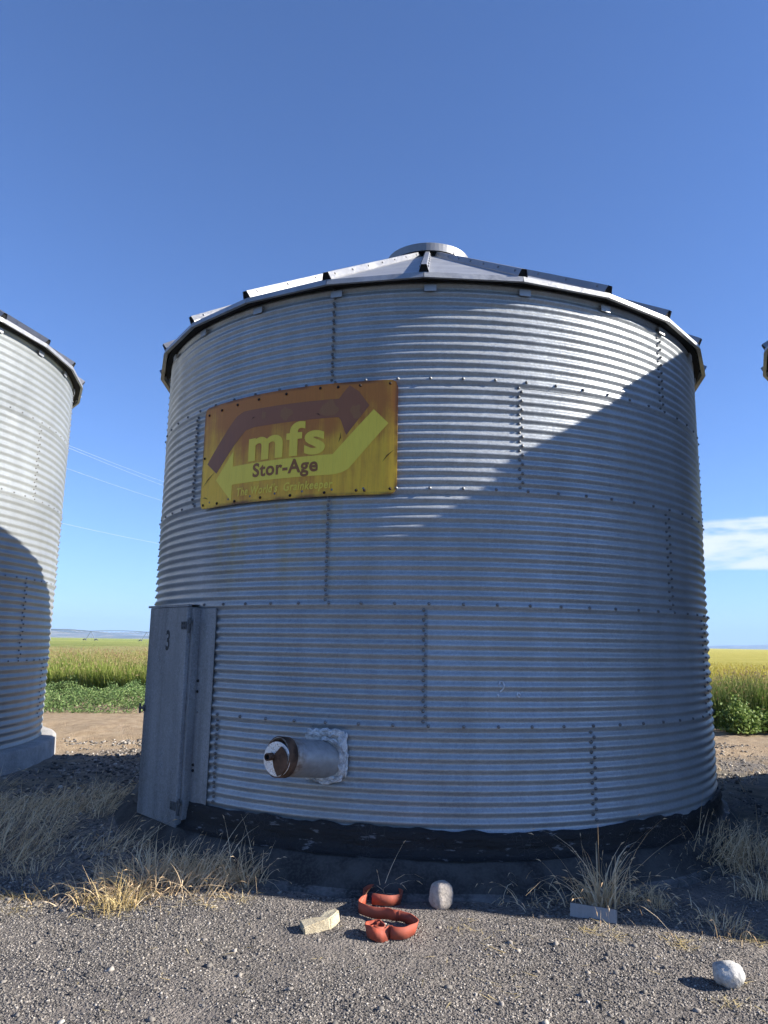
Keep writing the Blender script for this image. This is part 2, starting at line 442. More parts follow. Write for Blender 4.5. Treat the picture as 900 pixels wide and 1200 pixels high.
scene.view_settings.gamma = 1; scene.view_settings.exposure = 1.35

# ------------------------------------------------------------------ ground
def axis(lo, hi, fine, step, far):
    a = list(np.arange(lo, hi + 1e-6, step)); s = step; x = hi
    while x < far: s *= 1.35; x += s; a.append(x)
    s = step; x = lo; pre = []
    while x > -far: s *= 1.35; x -= s; pre.append(x)
    return np.array(pre[::-1] + a)
gx = axis(-9, 9, 0, .045, 16000); gy = axis(2.2, 14.5, 0, .045, 16000)
GX, GY = np.meshgrid(gx, gy); GZ = ground_z(GX, GY)
nx, ny = len(gx), len(gy)
ii = np.arange(nx * ny).reshape(ny, nx)
gf = np.stack([ii[:-1, :-1], ii[:-1, 1:], ii[1:, 1:], ii[1:, :-1]], -1).reshape(-1, 4)
go = mesh_obj('ground', np.stack([GX, GY, GZ], -1).reshape(-1, 3), gf, M_GROUND, smooth=True)
tag(go, kind='structure')

def stones(n, x, y, size, flat=.6):
    """many small crushed stones: jittered blocks"""
    base = np.array([(-1,-1,-1),(1,-1,-1),(1,1,-1),(-1,1,-1),(-.75,-.75,1),(.75,-.75,1),(.75,.75,1),(-.75,.75,1)], float) * .5
    v = base[None] + rng.uniform(-.26, .26, (n, 8, 3))
    sc = np.stack([size * rng.uniform(.7, 1.4, n), size * rng.uniform(.7, 1.2, n), size * flat * rng.uniform(.6, 1.3, n)], -1)
    v = v * sc[:, None]
    a = rng.uniform(0, 6.28, n); t = rng.normal(0, .4, n)
    ca, sa, ct, st = np.cos(a), np.sin(a), np.cos(t), np.sin(t)
    y1 = v[..., 1] * ct[:, None] - v[..., 2] * st[:, None]; z1 = v[..., 1] * st[:, None] + v[..., 2] * ct[:, None]
    x2 = v[..., 0] * ca[:, None] - y1 * sa[:, None]; y2 = v[..., 0] * sa[:, None] + y1 * ca[:, None]
    P = np.stack([x2 + x[:, None], y2 + y[:, None], z1 + (ground_z(x, y) + size * flat * .18)[:, None]], -1)
    F = np.array([(0,3,2,1),(4,5,6,7),(0,1,5,4),(1,2,6,5),(2,3,7,6),(3,0,4,7)])
    return P.reshape(-1, 3), (F[None] + (np.arange(n) * 8)[:, None, None]).reshape(-1, 4)

def offpad(x, y, r=PAD_R + .02): return np.hypot(x - MAIN[0], y - MAIN[1]) > r
PV = []; PF = []; nb = 0
for n, (x0, x1, y0, y1), (s0_, s1_), pw in [(190000, (-3.0, 3.0, 2.75, 5.6), (.003, .0105), 2.2), (26000, (-4.2, 4.2, 4.9, 7.6), (.007, .024), 2.0),
                                            (1300, (-3.0, 3.0, 2.75, 5.4), (.010, .030), 3.0), (16000, (-9.0, -2.4, 7, 13), (.012, .05), 2.5), (9000, (3.2, 9.5, 6.8, 13), (.012, .04), 2.5)]:
    x = rng.uniform(x0, x1, n); y = rng.uniform(y0, y1, n)
    dens = vnoise(x, y, .6, 21) * .6 + vnoise(x, y, .2, 22) * .4
    k = offpad(x, y) & (np.hypot(x - LEFT[0], y - LEFT[1]) > 4.0) & (np.hypot(x - RIGHT[0], y - RIGHT[1]) > 3.2) & (dens > rng.uniform(.24, .64, n))
    x, y = x[k], y[k]
    s = s0_ + (s1_ - s0_) * rng.uniform(0, 1, len(x)) ** pw
    v, f = stones(len(x), x, y, s)
    PV.append(v); PF.append(f + nb); nb += len(v)
tag(mesh_obj('gravel', np.concatenate(PV), np.concatenate(PF), M_PEB), 'loose grey crushed gravel covering the yard in front of the bins', 'gravel', kind='stuff')

# ------------------------------------------------------------------ grain bins
def sheet_mesh(name, R, deg, pitch, ncorr, amp, mat, lap=1.0, per=10, seg=3.0):
    """one corrugated wall sheet: bottom laps outside the sheet below, one end laps outside its neighbour"""
    zs = np.linspace(-lap * pitch * .5, ncorr * pitch, int((ncorr + lap * .5) * per) + 1)
    nA = int(deg / seg) ; over = R_(deg) * (1 + 0.05 / (R * R_(deg)))
    th = np.linspace(0, over, nA + 2)
    T, Zg = np.meshgrid(th, zs)
    fl = np.clip(1 - Zg / (pitch * 2.0), 0, 1) * .0028
    rr = R + amp * np.cos(2 * np.pi * Zg / pitch) + fl + .0022 * (T / over)
    V = np.stack([rr * np.sin(T), -rr * np.cos(T), Zg], -1).reshape(-1, 3)
    k = np.arange(T.size).reshape(T.shape)
    F = np.stack([k[:-1, :-1], k[:-1, 1:], k[1:, 1:], k[1:, :-1]], -1).reshape(-1, 4)
    o = mesh_obj(name, V, F, mat, smooth=True)
    return o

def ang(th, r, z):
    t = R_(th); return Vector((r * math.sin(t), -r * math.cos(t), z))

def bolt_geo(mb, p, n, r=.0095, h=.012):
    n = n.normalized(); u = n.cross(Vector((0, 0, 1))).normalized(); w_ = n.cross(u)
    Mx = Matrix((u, w_, n)).transposed().to_4x4(); Mx.translation = p
    mb.lathe([(r * 1.35, 0), (r * 1.35, .003), (r, .003), (r * .95, h), (0.0001, h + .001)], 6, Mx)

def copy_tree(o, parent=None):
    c = o.copy(); COL.objects.link(c)
    if parent: c.parent = parent
    for ch in list(o.children): copy_tree(ch, c)
    return c

def make_bin(name, label, loc, R, deg, ring, ncorr, nr, z1, amp, mats, seams, npan, phase, slope, re, rcap, k=1.0, cull=None):
    root = empty(name, (loc[0], loc[1], 0), label, 'grain bin', 'corrugated steel grain bins')
    pitch = ring / ncorr
    proto = sheet_mesh('wall_sheet', R, deg, pitch, ncorr, amp, mats[0], seg=3.0 if k == 1 else 2.5)
    first = True
    for i in range(nr):
        for j in range(int(360 / deg)):
            o = proto if first else proto.copy()
            if not first: COL.objects.link(o)
            first = False
            o.parent = root; o.location = (0, 0, z1 - ring + i * ring); o.rotation_euler = (0, 0, R_(seams[i] + j * deg))
    ztop = z1 + (nr - 1) * ring
    # bolts: down the vertical laps and along the ring laps
    B = []
    for i in range(nr):
        zb = z1 - ring + i * ring
        for j in range(int(360 / deg)):
            a0 = seams[i] + j * deg
            for q in range(ncorr * 2):
                z = zb + (q + .5) * pitch / 2 + pitch * .25
                if z > zb + ring - .01 or z < .42: continue
                rr = R + amp * math.cos(2 * math.pi * (z - zb) / pitch) + .004
                B.append((a0 + math.degrees(.024 + (.011 if q % 2 else -.003)) / R, rr, z))
        if i:
            nh = int(round(2 * math.pi * R / .236))
            for q in range(nh): B.append((q * 360 / nh + 2.2, R + amp * .8 + .003, zb + pitch * .12))
    W = Matrix.Translation((loc[0], loc[1], 0))
    vis = []; rest = []
    for (a, r, z) in B:
        p = W @ ang(a, r, z); nrm = ang(a, 1, 0)
        facing = nrm.dot(cam_pos - p) > .3
        (vis if facing else rest).append(((cam_pos - p).length, a, r, z))
    vis.sort()
    if k == 1:
        mb = MB(); bolt_geo(mb, Vector((0, 0, 0)), Vector((0, -1, 0)))
        bm0 = mb.build('bolt', M_BOLT_LIGHT, root, True); first = True
        for d, a, r, z in vis[:100]:
            o = bm0 if first else bm0.copy()
            if not first: COL.objects.link(o)
            first = False
            o.parent = root; o.location = ang(a, r, z); o.rotation_euler = (0, 0, R_(a))
        rest += vis[100:]
    else: rest += vis
    mb = MB()
    for d, a, r, z in rest: bolt_geo(mb, ang(a, r, z), ang(a, 1, 0))
    tag(mb.build('bolt', M_BOLT, root, True), kind='stuff')
    # roof: flat panels with a turned-down lip, hollow ribs with black plugs painting in their dark inside
    ze = ztop - .02 * k; st = 360 / npan; tl = math.tan(slope); lip = .045 * k; lipo = .012
    half = st / 2
    mb = MB()
    rc = re * math.cos(R_(half))
    A = ang(-half, re, ze); Bq = ang(half, re, ze); zc = ze + (re - rcap) * tl
    Cq = ang(half, rcap, zc); Dq = ang(-half, rcap, zc)
    ins = 1 - .012
    t = Vector((0, 0, .0025)); out = Vector((0, -lipo, 0)); dn = Vector((0, 0, -lip))
    rise = Vector((0, -.012, -.006))
    vs = [A, Bq, Cq, Dq, A - t, Bq - t, Cq - t, Dq - t, A + rise, Bq + rise, A + out + dn + rise, Bq + out + dn + rise,
          A + out + dn + Vector((0, .022, 0)), Bq + out + dn + Vector((0, .022, 0)), A + Vector((0, .006, -.005)), Bq + Vector((0, .006, -.005))]
    mb.add(vs, [(0, 1, 2, 3), (7, 6, 5, 4), (8, 9, 1, 0), (10, 11, 9, 8), (12, 13, 11, 10), (12, 10, 8, 0, 14), (13, 15, 1, 9, 11)])
    pan = mb.build('roof_panel', mats[1], root)
    # a rib, at angle 0
    mb = MB(); hb, ht, wb, wt = 0, .047 * k, .036 * k, .020 * k
    e0 = Vector((0, -re - .014, ze)); e1 = Vector((0, -rcap, zc)); ax = (e1 - e0).normalized(); nn = Vector((0, -ax.z, ax.y)); nn = -nn if nn.z < 0 else nn
    def sect(p, s=1.0): return [p + Vector((-wb * s, 0, 0)) - nn * .02, p + Vector((-wb * s, 0, 0)), p + Vector((-wt * s, 0, 0)) + nn * ht * s, p + Vector((wt * s, 0, 0)) + nn * ht * s, p + Vector((wb * s, 0, 0)), p + Vector((wb * s, 0, 0)) - nn * .02]
    a_ = sect(e0); b_ = sect(e1)
    mb.add(a_ + b_, [(i, i + 1, 7 + i, 6 + i) for i in range(5)])
    L = (e1 - e0).length; q = .12
    while q < L:
        p = e0 + ax * q + nn * (ht * .55)
        for sgn in (-1, 1): bolt_geo(mb, p + Vector((sgn * (wb + wt) / 2, 0, 0)), Vector((sgn * ht, 0, 0)) + nn * (wb - wt), .007, .008)
        q += .42
    rib = mb.build('roof_rib', mats[2], root)
    mb = MB(); sc = sect(e0 + ax * .012, .985); sc2 = sect(e0 + ax * .05, .985)
    mb.add(sc + sc2, [(0, 1, 2, 3, 4, 5), (11, 10, 9, 8, 7, 6)] + [(i, 6 + i, 6 + (i + 1) % 6, (i + 1) % 6) for i in range(6)])
    clo = mb.build('rib_end_shade', M_BLACK, rib)
    # eave clips on the wall head
    mb = MB(); mb.box((-.045 * k, -R - .032, ztop - .135 * k), (.045 * k, -R - .026, ztop - .085 * k)); mb.box((-.045 * k, -R - .0262, ztop - .091 * k), (.045 * k, -R + .0, ztop - .085 * k))
    clip = mb.build('eave_clip', M_ROOF, root)
    for i in range(npan):
        if i == 0:
            P, Q, C_ = pan, rib, clip
        else:
            P = pan.copy(); Q = rib.copy(); C_ = clip.copy(); cc_ = clo.copy()
            for o in (P, Q, C_, cc_): COL.objects.link(o)
            cc_.parent = Q
        P.rotation_euler = (0, 0, R_(phase + half + i * st)); Q.rotation_euler = (0, 0, R_(phase + i * st)); C_.rotation_euler = (0, 0, R_(phase + i * st + 1.0))
    # black band added between wall head and panels, painting the eave's shaded underside
    mb = MB(); mb.lathe([(R - .03, ze - .012 * k), (R + .006, ze - .030 * k), (rc - .016, ze - .034 * k), (rc - .010, ze - .02 * k)], npan * 4, Matrix.Rotation(R_(phase), 4, 'Z')); mb.build('eave_shade_band', M_BLACK, root)
    # peak ring and lid
    mb = MB(); mb.lathe([(rcap + .02, zc - .02), (rcap - .05, zc + .03), (rcap - .055, zc + .09)], 48); mb.build('peak_ring', M_DARK, root, True)
    mb = MB(); rl = rcap + .035
    mb.lathe([(rl - .01, zc + .05), (rl, zc + .05), (rl + .004, zc + .135), (rl - .02, zc + .15), (rl * .5, zc + .20), (.001, zc + .23)], 64)
    mb.lathe([(.001, zc + .11), (rl - .015, zc + .07)], 64)
    mb.build('roof_lid', M_LID, root, False)
    for i in range(3):
        mb = MB(); a = phase + 40 + i * 120
        mb.box((-.015, -rl - .012, zc - .03), (.015, -rl - .005, zc + .08)); o = mb.build('lid_bracket', mats[2], root); o.rotation_euler = (0, 0, R_(a))
    return root, ztop

SLOPE = R_(31.2)
main, ztop = make_bin('grain_bin', 'weathered corrugated steel bin in the middle with a rust-stained yellow sign', MAIN, RAD, 60, RING, 12, 5, S0, .0095,
                (M_ZINC, M_ROOF, M_LIP), [21.5, -4.0, -19.0, 10.6, -19.0], NS, -3.9, SLOPE, RAD + .10, .43)
# the bin to the right: same build, no sign, its lit side turned from us; the seen tip of its eave is at the frame's edge
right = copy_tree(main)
right.location = (RIGHT[0], RIGHT[1], .41); right.rotation_euler = (0, 0, R_(.4))
right['label'] = 'steel bin almost wholly out of frame, its eave tip at the right edge'
left, lztop = make_bin('grain_bin', 'bright pale corrugated steel bin on a round concrete pad at the left edge', LEFT, LRAD, 45, RING * 1.345, 11, 5, 1.263, .0088,
                (M_ZINC_NEW, M_ROOF, M_LIP), [102.6 - 1, 88 - .5, 110, 87, 110], 28, 70.3, SLOPE, LRAD + .13, .6, 1.3)

# pads
def pad(name, label, loc, r, z0, z1, mat, edge, seed, wob=.03, skirt=False):
    n = 160; th = np.linspace(0, 2 * np.pi, n, endpoint=False)
    rw = r + wob * (vnoise(np.cos(th) * 3, np.sin(th) * 3, .5, seed) - .5) * 2
    prof = [(.0, z1), (.5, z1), (.85, z1)] + ([(.93, z1 - .004), (.945, z1 - .035), (.972, z1 - .11), (.985, z1 - .155), (.992, z1 - .168), (1.0, z1 - .172), (1.006, z0)] if skirt else [(.93, z1 - .004), (.985, z1 - .010), (1.0, z1 - .035), (1.006, z0)])
    ne = len(prof) - (4 if skirt else 3)
    V = []; F = []; MI = []
    for i, (q, z) in enumerate(prof):
        for k in range(n):
            jz = .012 * (vnoise(np.cos(th[k]) * q * 20, np.sin(th[k]) * q * 20, 1, seed + 3) - .5) if q > .8 else 0
            V.append((loc[0] + rw[k] * q * math.cos(th[k]), loc[1] + rw[k] * q * math.sin(th[k]), z + jz))
    for i in range(len(prof) - 1):
        for k in range(n):
            F.append((i * n + k, i * n + (k + 1) % n, (i + 1) * n + (k + 1) % n, (i + 1) * n + k)); MI.append(1 if i >= ne else 0)
    o = mesh_obj(name, V, F, [mat, edge], None, True, MI)
    return tag(o, label, 'foundation', 'round concrete pads under the bins')
pad('concrete_pad', 'dark dusty concrete pad with a pale chipped edge under the middle bin', MAIN, PAD_R, -.2, PAD_Z, M_PAD, M_PADEDGE, 3, .035, True)
pad('concrete_pad', 'pale thick round concrete pad under the bright bin at the left edge', LEFT, LRAD + .22, -.5, .165, M_PADL, M_PADL, 5, .02)
pad('concrete_pad', 'concrete pad hidden under the bin at the right edge', RIGHT, 2.76, -.2, .64, M_PAD, M_PADEDGE, 8)

# tar seal round the foot of the middle bin
n = 720; th = np.linspace(0, 2 * np.pi, n, endpoint=False); cx, sxx = np.sin(th), -np.cos(th)
def cn(s, seed): return vnoise(cx * RAD, sxx * RAD, s, seed) - .5
top = PAD_Z + .165 + .045 * cn(.5, 31) + .03 * cn(.12, 32) + .012 * cn(.05, 33)
prof = [(.0, 1.0, .006), (.008, 1.0, .016), (.012, .82, .020), (.018, .6, .030), (.014, .4, .024), (.022, .2, .034), (.03, .06, .05), (.07, .0, .085)]
V = []; F = []
for i, (_, hf, ro) in enumerate(prof):
    rr = RAD + .006 + ro + (.014 * cn(.09, 40 + i) + .012 * cn(.3, 50 + i)) * (0.4 if i < 2 else 1)
    zz = PAD_Z - .004 + (top - PAD_Z) * hf + (.01 * cn(.1, 60 + i) if 0 < i < 7 else 0)
    V.append(np.stack([rr * cx, rr * sxx, zz], -1))
ii = np.arange(n * len(prof)).reshape(len(prof), n)
F = np.stack([ii[:-1], np.roll(ii[:-1], -1, 1), np.roll(ii[1:], -1, 1), ii[1:]], -1).reshape(-1, 4)
mesh_obj('tar_seal', np.concatenate(V), F, M_TAR, main, True)
V2 = np.concatenate(V); 
mesh_obj('tar_seal', V2 + np.array([0, 0, 0]), F, M_TAR, right, True).location = (0, 0, 0)

# ------------------------------------------------------------------ door of the middle bin
hinge = ang(-44.6, RAD + .075, 0); free = ang(-57.9, RAD + .115, 0)
dvec = (free - hinge); W = dvec.length; ux = dvec.normalized(); uy = Vector((ux.y, -ux.x, 0)); 
if uy.dot(ang(-50, 1, 0)) < 0: uy = -uy
DM = Matrix((ux, uy, Vector((0, 0, 1)))).transposed().to_4x4(); DM.translation = hinge
DZ0, DZ1 = .21, 1.845
door = MB().box((0, -.02, DZ0), (W, .028, DZ1), DM, .006).build('door', M_DOOR, main)
MB().box((-.02, .004, DZ1 + .002), (W + .03, .034, DZ1 + .014), DM).box((-.02, -.10, DZ1 + .0145), (W + .03, .034, DZ1 + .019), DM).build('drip_cap', M_DOOR, main)
# flanged edge fold of the leaf on the hinge side, and folds at the ends
MB().box((-.004, -.021, DZ0), (.002, .022, DZ1 - .002), DM).build('edge_fold', M_DOOR, door)
for zz in (.36, 1.70):
    hb = MB(); hb.tube([DM @ Vector((-.030, .02, zz - .06)), DM @ Vector((-.030, .02, zz + .06))], .008, 10)
    hb.box((-.05, .016, zz + .012), (.0, .022, zz + .04), DM)
    hb.box((.0, .0285, zz - .03), (.085, .033, zz + .03), DM)
    for a_, b_ in ((.03, .015), (.03, -.015), (.065, .015), (.065, -.015)): bolt_geo(hb, DM @ Vector((a_, .033, zz + b_)), uy, .006, .006)
    hb.build('hinge', M_DARK, door)
hb = MB(); hb.tube([DM @ Vector((W - .01, .035, 1.03)), DM @ Vector((W + .07, .035, 1.03))], .010, 8)
hb.tube([DM @ Vector((W + .055, .035, .985)), DM @ Vector((W + .055, .035, 1.065))], .009, 8); hb.box((W - .03, .0275, 1.005), (W - .002, .04, 1.055), DM)
hb.build('latch', M_DARK, door)
# jamb boxes closing the gap between the flat door and the round wall
jm = MB(); jm.box((.005, -.15, DZ0), (.03, -.022, DZ1), DM); jm.box((W - .03, -.30, DZ0), (W - .005, -.022, DZ1), DM); jm.box((.03, -.2, DZ1 - .03), (W - .03, -.022, DZ1 - .002), DM); jm.box((.03, -.2, DZ0), (W - .03, -.022, DZ0 + .04), DM)
jm.build('door_jamb', M_DOOR, main)
# flat frame plates beside the door
def curved_plate(name, a0, a1, z0, z1, r, mat, parent, t=.004, nseg=10):
    mb = MB(); vs = []; fs = []
    for k in range(nseg + 1):
        a = a0 + (a1 - a0) * k / nseg
        vs += [ang(a, r, z0), ang(a, r, z1), ang(a, r - t, z1), ang(a, r - t, z0)]
    for k in range(nseg):
        b = k * 4
        fs += [(b + i, b + 4 + i, b + 4 + (i + 1) % 4, b + (i + 1) % 4) for i in range(4)]
    fs += [(0, 1, 2, 3), tuple(nseg * 4 + i for i in (3, 2, 1, 0))]
    mb.add(vs, fs); return mb.build(name, mat, parent)
curved_plate('door_frame', -44.5, -39.3, .36, 1.832, RAD + .018, M_DOOR, main)
fm = MB(); fm.box((-.045, -.085, DZ0 + .06), (-.006, -.004, DZ1 - .01), DM); fm.build('frame_post', M_DOOR, main)
fb = MB()
for zz in (.62, .66, 1.20, 1.28): bolt_geo(fb, ang(-43.1, RAD + .019, zz), ang(-43.1, 1, 0), .009, .010)
fb.build('frame_bolt', M_BLACK, main)

def text_mesh(txt, size, offset=0.0, shear=0.0, spacing=1.0):
    cu = bpy.data.curves.new('t', 'FONT'); cu.body = txt; cu.size = size; cu.offset = offset; cu.shear = shear; cu.space_character = spacing
    cu.resolution_u = 6; cu.fill_mode = 'FRONT'
    ob = bpy.data.objects.new('t', cu); COL.objects.link(ob)
    dg = bpy.context.evaluated_depsgraph_get(); dg.update()
    me = ob.evaluated_get(dg).to_mesh()
    vs = [v.co.copy() for v in me.vertices]; fs = [tuple(p.vertices) for p in me.polygons]
    ob.evaluated_get(dg).to_mesh_clear(); bpy.data.objects.remove(ob); bpy.data.curves.remove(cu)
    return vs, fs
# stencilled number on the door
vs, fs = text_mesh('3', .215, .006)
xs = [v.x for v in vs]; cxm = (min(xs) + max(xs)) / 2
mb = MB(); mb.add([DM @ Vector((.30 - (v.x - cxm) * .72, .0292, 1.51 + v.y)) for v in vs], [tuple(reversed(f)) for f in fs])
mb.build('painted_number', plain('stencil_paint', (.03, .032, .035), .7, 0, .3, 40), door)
# scuffs of pale oxide on the leaf
m_sc = NT('pale_oxide'); co = m_sc.coord(); nn_ = m_sc.noise(co, 30, 6, .75)
m_sc.set(Base_Color=(.36, .38, .40), Roughness=.8, Alpha=m_sc.math('MULTIPLY', m_sc.mapr(nn_, .52, .66), .55))
for (a_, b_, w_, h_) in ((.30, .62, .12, .22), (.40, 1.40, .05, .20)):
    vs = []; 
    for k in range(20):
        t = k / 20 * 2 * math.pi; r_ = .5 * (1 + .25 * math.sin(3 * t + a_ * 9))
        vs.append(DM @ Vector((a_ + w_ * r_ * math.cos(t) + (h_ * .25 * math.sin(t) if h_ > .15 and w_ < .1 else 0), .0288, b_ + h_ * r_ * math.sin(t))))
    MB().add(vs, [tuple(range(20))]).build('oxide_scuff', m_sc.m, door)

# ------------------------------------------------------------------ sign
SA0, SZ0, SW, SH = -45.6, 2.628, 1.808, .85
SR = RAD + .022
def sign_pt(x, z, r): return ang(SA0 + math.degrees(x / (RAD + .03)), r, SZ0 + z)
sign = empty('sign', (MAIN[0], MAIN[1], 0), 'curved rust-stained yellow metal sign with arrows and lettering bolted to the middle bin', 'sign')
def bent(name, vs, fs, r, mat, parent, thick=.0):
    me_v = [sign_pt(v[0], v[1], r) for v in vs]
    allv = list(me_v); allf = [tuple(f) for f in fs]; flat = [(v[0], v[1], 0) for v in vs]
    o = mesh_obj(name, allv, allf, mat, parent)
    at = o.data.attributes.new('flat', 'FLOAT_VECTOR', 'POINT'); at.data.foreach_set('vector', np.array(flat, np.float32).ravel())
    return o
# board with rounded corners as a fine grid
nxs, nzs = 120, 40; vs = []; fs = []
def board_xy(i, j):
    x = SW * i / nxs; z = SH * j / nzs; rc = .05
    return x, z
xs = np.linspace(0, SW, nxs + 1); zs = np.linspace(0, SH, nzs + 1)
rc = .055
for x in xs:
    e = min(x, SW - x); inset = 0 if e > rc else rc - math.sqrt(max(0, rc * rc - (rc - e) ** 2))
    nick = .012 * max(0, math.sin(x * 7)) ** 8
    for z in zs: vs.append((x, inset + (SH - 2 * inset) * z / SH))
for i in range(nxs):
    for j in range(nzs):
        a_ = i * (nzs + 1) + j; fs.append((a_, a_ + nzs + 1, a_ + nzs + 2, a_ + 1))
board = bent('board', vs, fs, SR, M_SIGN, sign)
sm = board.modifiers.new('thick', 'SOLIDIFY'); sm.thickness = .004; sm.offset = -1
def sxz(t, z): return ((R_(t - SA0)) * (RAD + .03), z - SZ0)
def poly(name, pts, mat, r):
    """polygon cut into slivers so it bends with the board"""
    import bmesh
    bm = bmesh.new(); f = bm.faces.new([bm.verts.new((p[0], p[1], 0)) for p in pts])
    if f.normal.z < 0: f.normal_flip()
    for x in np.arange(.04, SW, .04):
        bmesh.ops.bisect_plane(bm, geom=bm.verts[:] + bm.edges[:] + bm.faces[:], plane_co=(x, 0, 0), plane_no=(1, 0, 0))
    bmesh.ops.triangulate(bm, faces=bm.faces[:])
    bm.verts.index_update(); bm.normal_update()
    v = [tuple(q.co) for q in bm.verts]; fc = [tuple(q.index for q in f.verts) if f.normal.z > 0 else tuple(reversed([q.index for q in f.verts])) for f in bm.faces]; bm.free()
    return bent(name, v, fc, r, mat, sign)
YA = [(-41.2, 2.845), (-37.0, 2.655), (-37.0, 2.785), (-18.2, 2.785), (-17.2, 2.788), (-16.1, 2.80), (-15.2, 2.822), (-9.1, 3.150), (-11.4, 3.258), (-17.8, 2.938), (-37.0, 2.930), (-37.0, 3.055)]
poly('pale_arrow', [sxz(*p) for p in YA], M_SIGN_Y, SR + .0022)
BA = [(-44.0, 2.995), (-41.2, 2.900), (-37.0, 3.10), (-34.4, 3.205), (-32.5, 3.218), (-17.0, 3.215), (-16.6, 3.19), (-15.7, 3.075), (-12.1, 3.290), (-13.8, 3.40), (-15.3, 3.452), (-16.3, 3.40), (-17.0, 3.355), (-33.3, 3.362), (-35.0, 3.362), (-36.6, 3.335), (-38.0, 3.28)]
poly('faded_arrow', [sxz(*p) for p in BA], M_SIGN_B, SR + .0014)
# bare patches where the faded arrow has peeled
def blob(cx_, cz_, rx, rz, seed, n=22):
    r0 = random.Random(seed); ph = [r0.uniform(0, 6.28) for _ in range(4)]
    return [sxz(cx_ + rx * (1 + .2 * math.sin(2 * t + ph[0]) + .13 * math.sin(3 * t + ph[1]) + .10 * math.sin(5 * t + ph[2])) * math.cos(t), cz_ + rz * (1 + .16 * math.sin(3 * t + ph[3]) + .1 * math.sin(4 * t + ph[1])) * math.sin(t)) for t in [k / n * 2 * math.pi for k in range(n)]]
M_PEEL = sign_mat('sign_peeled', (.40, .175, .06), (.34, .13, .04), .7)
for i, b_ in enumerate([(-18.6, 3.285, 1.3, .062), (-26.2, 3.285, 1.0, .05), (-14.2, 3.25, .9, .055), (-30.6, 3.30, .5, .03)]):
    poly('peeled_patch', blob(*b_, i + 3), M_PEEL, SR + .0030)
def sign_text(txt, a0, a1, z, h, mat, bold, shear=0, spacing=1.0, name='lettering', r=SR + .0034):
    v, f = text_mesh(txt, 1.0, bold, shear, spacing)
    X0 = min(q.x for q in v); X1 = max(q.x for q in v)
    xa = sxz(a0, z)[0]; xb = sxz(a1, z)[0]; k = (xb - xa) / (X1 - X0)
    return bent(name, [(xa + (q.x - X0) * k, sxz(a0, z)[1] + q.y * h, 0) for q in v], f, r, mat, sign)
sign_text('mfs', -33.5, -19.1, 2.958, .350, M_SIGN_Y, .032, 0, 1.12)
sign_text('Stor-Age', -32.4, -20.2, 2.822, .145, M_SIGN_B2, .030, 0, 1.08)
sign_text("The World's  Grainkeeper", -35.7, -17.6, 2.688, .088, M_SIGN_Y, .024, .18, 1.10)
M_HOLE = plain('rusty_bolt', (.03, .014, .009), .8, .2, .4, 60)
for (t, z) in [(-44.2, 3.41), (-40.6, 3.42), (-36.6, 3.43), (-31.8, 3.435), (-26.3, 3.44), (-20.2, 3.45), (-17.2, 3.445), (-13.6, 3.445), (-8.9, 3.45), (-44.6, 2.66), (-40.6, 2.655), (-36.2, 2.65), (-30.6, 2.655), (-24.9, 2.65), (-19.0, 2.655), (-13.9, 2.662), (-8.7, 2.668), (-44.9, 3.05), (-12.6, 2.66)]:
    mb = MB(); bolt_geo(mb, ang(t, SR + .001, z), ang(t, 1, 0), .0085, .008); mb.build('sign_bolt', M_HOLE, sign, True)
# scratches
for (t0, z0_, t1, z1_) in [(-45.2, 2.80, -41.4, 2.92), (-10.0, 2.86, -8.2, 2.95), (-16.6, 3.10, -16.9, 3.02), (-44.9, 2.72, -43.2, 2.70), (-20.9, 3.255, -20.0, 3.235), (-33.1, 3.28, -32.4, 3.30)]:
    a_ = Vector(sxz(t0, z0_)); b_ = Vector(sxz(t1, z1_)); d_ = (b_ - a_).normalized(); nrm = Vector((-d_.y, d_.x)) * .0035
    mid_ = (a_ + b_) / 2 + nrm * 2.2
    poly('scratch', [tuple(a_), tuple(mid_ - nrm), tuple(b_), tuple(mid_ + nrm)], M_HOLE, SR + .0045)

# ------------------------------------------------------------------ unloading pipe
pc = ang(-17.6, RAD - .03, .80); axp = Vector((-.70, -.70, .13)).normalized()
PB = Vector((MAIN[0], MAIN[1], 0)) + pc
u = axp.cross(Vector((0, 0, 1))).normalized(); w_ = u.cross(axp)   # u = right-hand side, w_ = up
PM = Matrix((u, w_, axp)).transposed().to_4x4(); PM.translation = pc
M_PIPE = galvanized('pipe_zinc', .55, (1, 1, 1), .45, .5, .2, .06, .35)
M_RUST = plain('rusty_steel', (.11, .06, .036), .85, .3, .55, 14, .3)
m = NT('pipe_body'); co = m.coord(); px_, py_, pz_ = m.sep(co)
n_ = m.noise(co, 12, 5, .65)
f_ = m.mapr(m.math('ADD', pz_, m.math('MULTIPLY', m.math('SUBTRACT', n_, .5), .16)), .26, .40)
cc = m.mix(m.mapr(n_, .3, .7), (.36, .36, .36), (.26, .26, .26))
cc = m.mix(f_, cc, m.mix(m.mapr(m.noise(co, 30, 5), .35, .65), (.20, .12, .07), (.42, .36, .30)))
cc = m.mix(m.mapr(m.noise(co, 7, 6, .7), .66, .72), cc, (.05, .045, .04))
m.set(Base_Color=cc, Roughness=.5, Metallic=.35); M_PIPEBODY = m.m
PR, PL = .122, .44
pipe = MB().lathe([(PR, -.10), (PR, PL - .004), (PR - .002, PL), (PR - .006, PL), (PR - .007, PL - .004), (PR - .007, -.08)], 56).build('outlet_pipe', M_PIPEBODY, main, True)
pipe.matrix_local = PM
MB().lathe([(.0005, PL - .17), (PR - .0075, PL - .17)], 40).build('hollow_shade_disc', M_BLACK, pipe)  # black disc painting in the dark of the hollow pipe
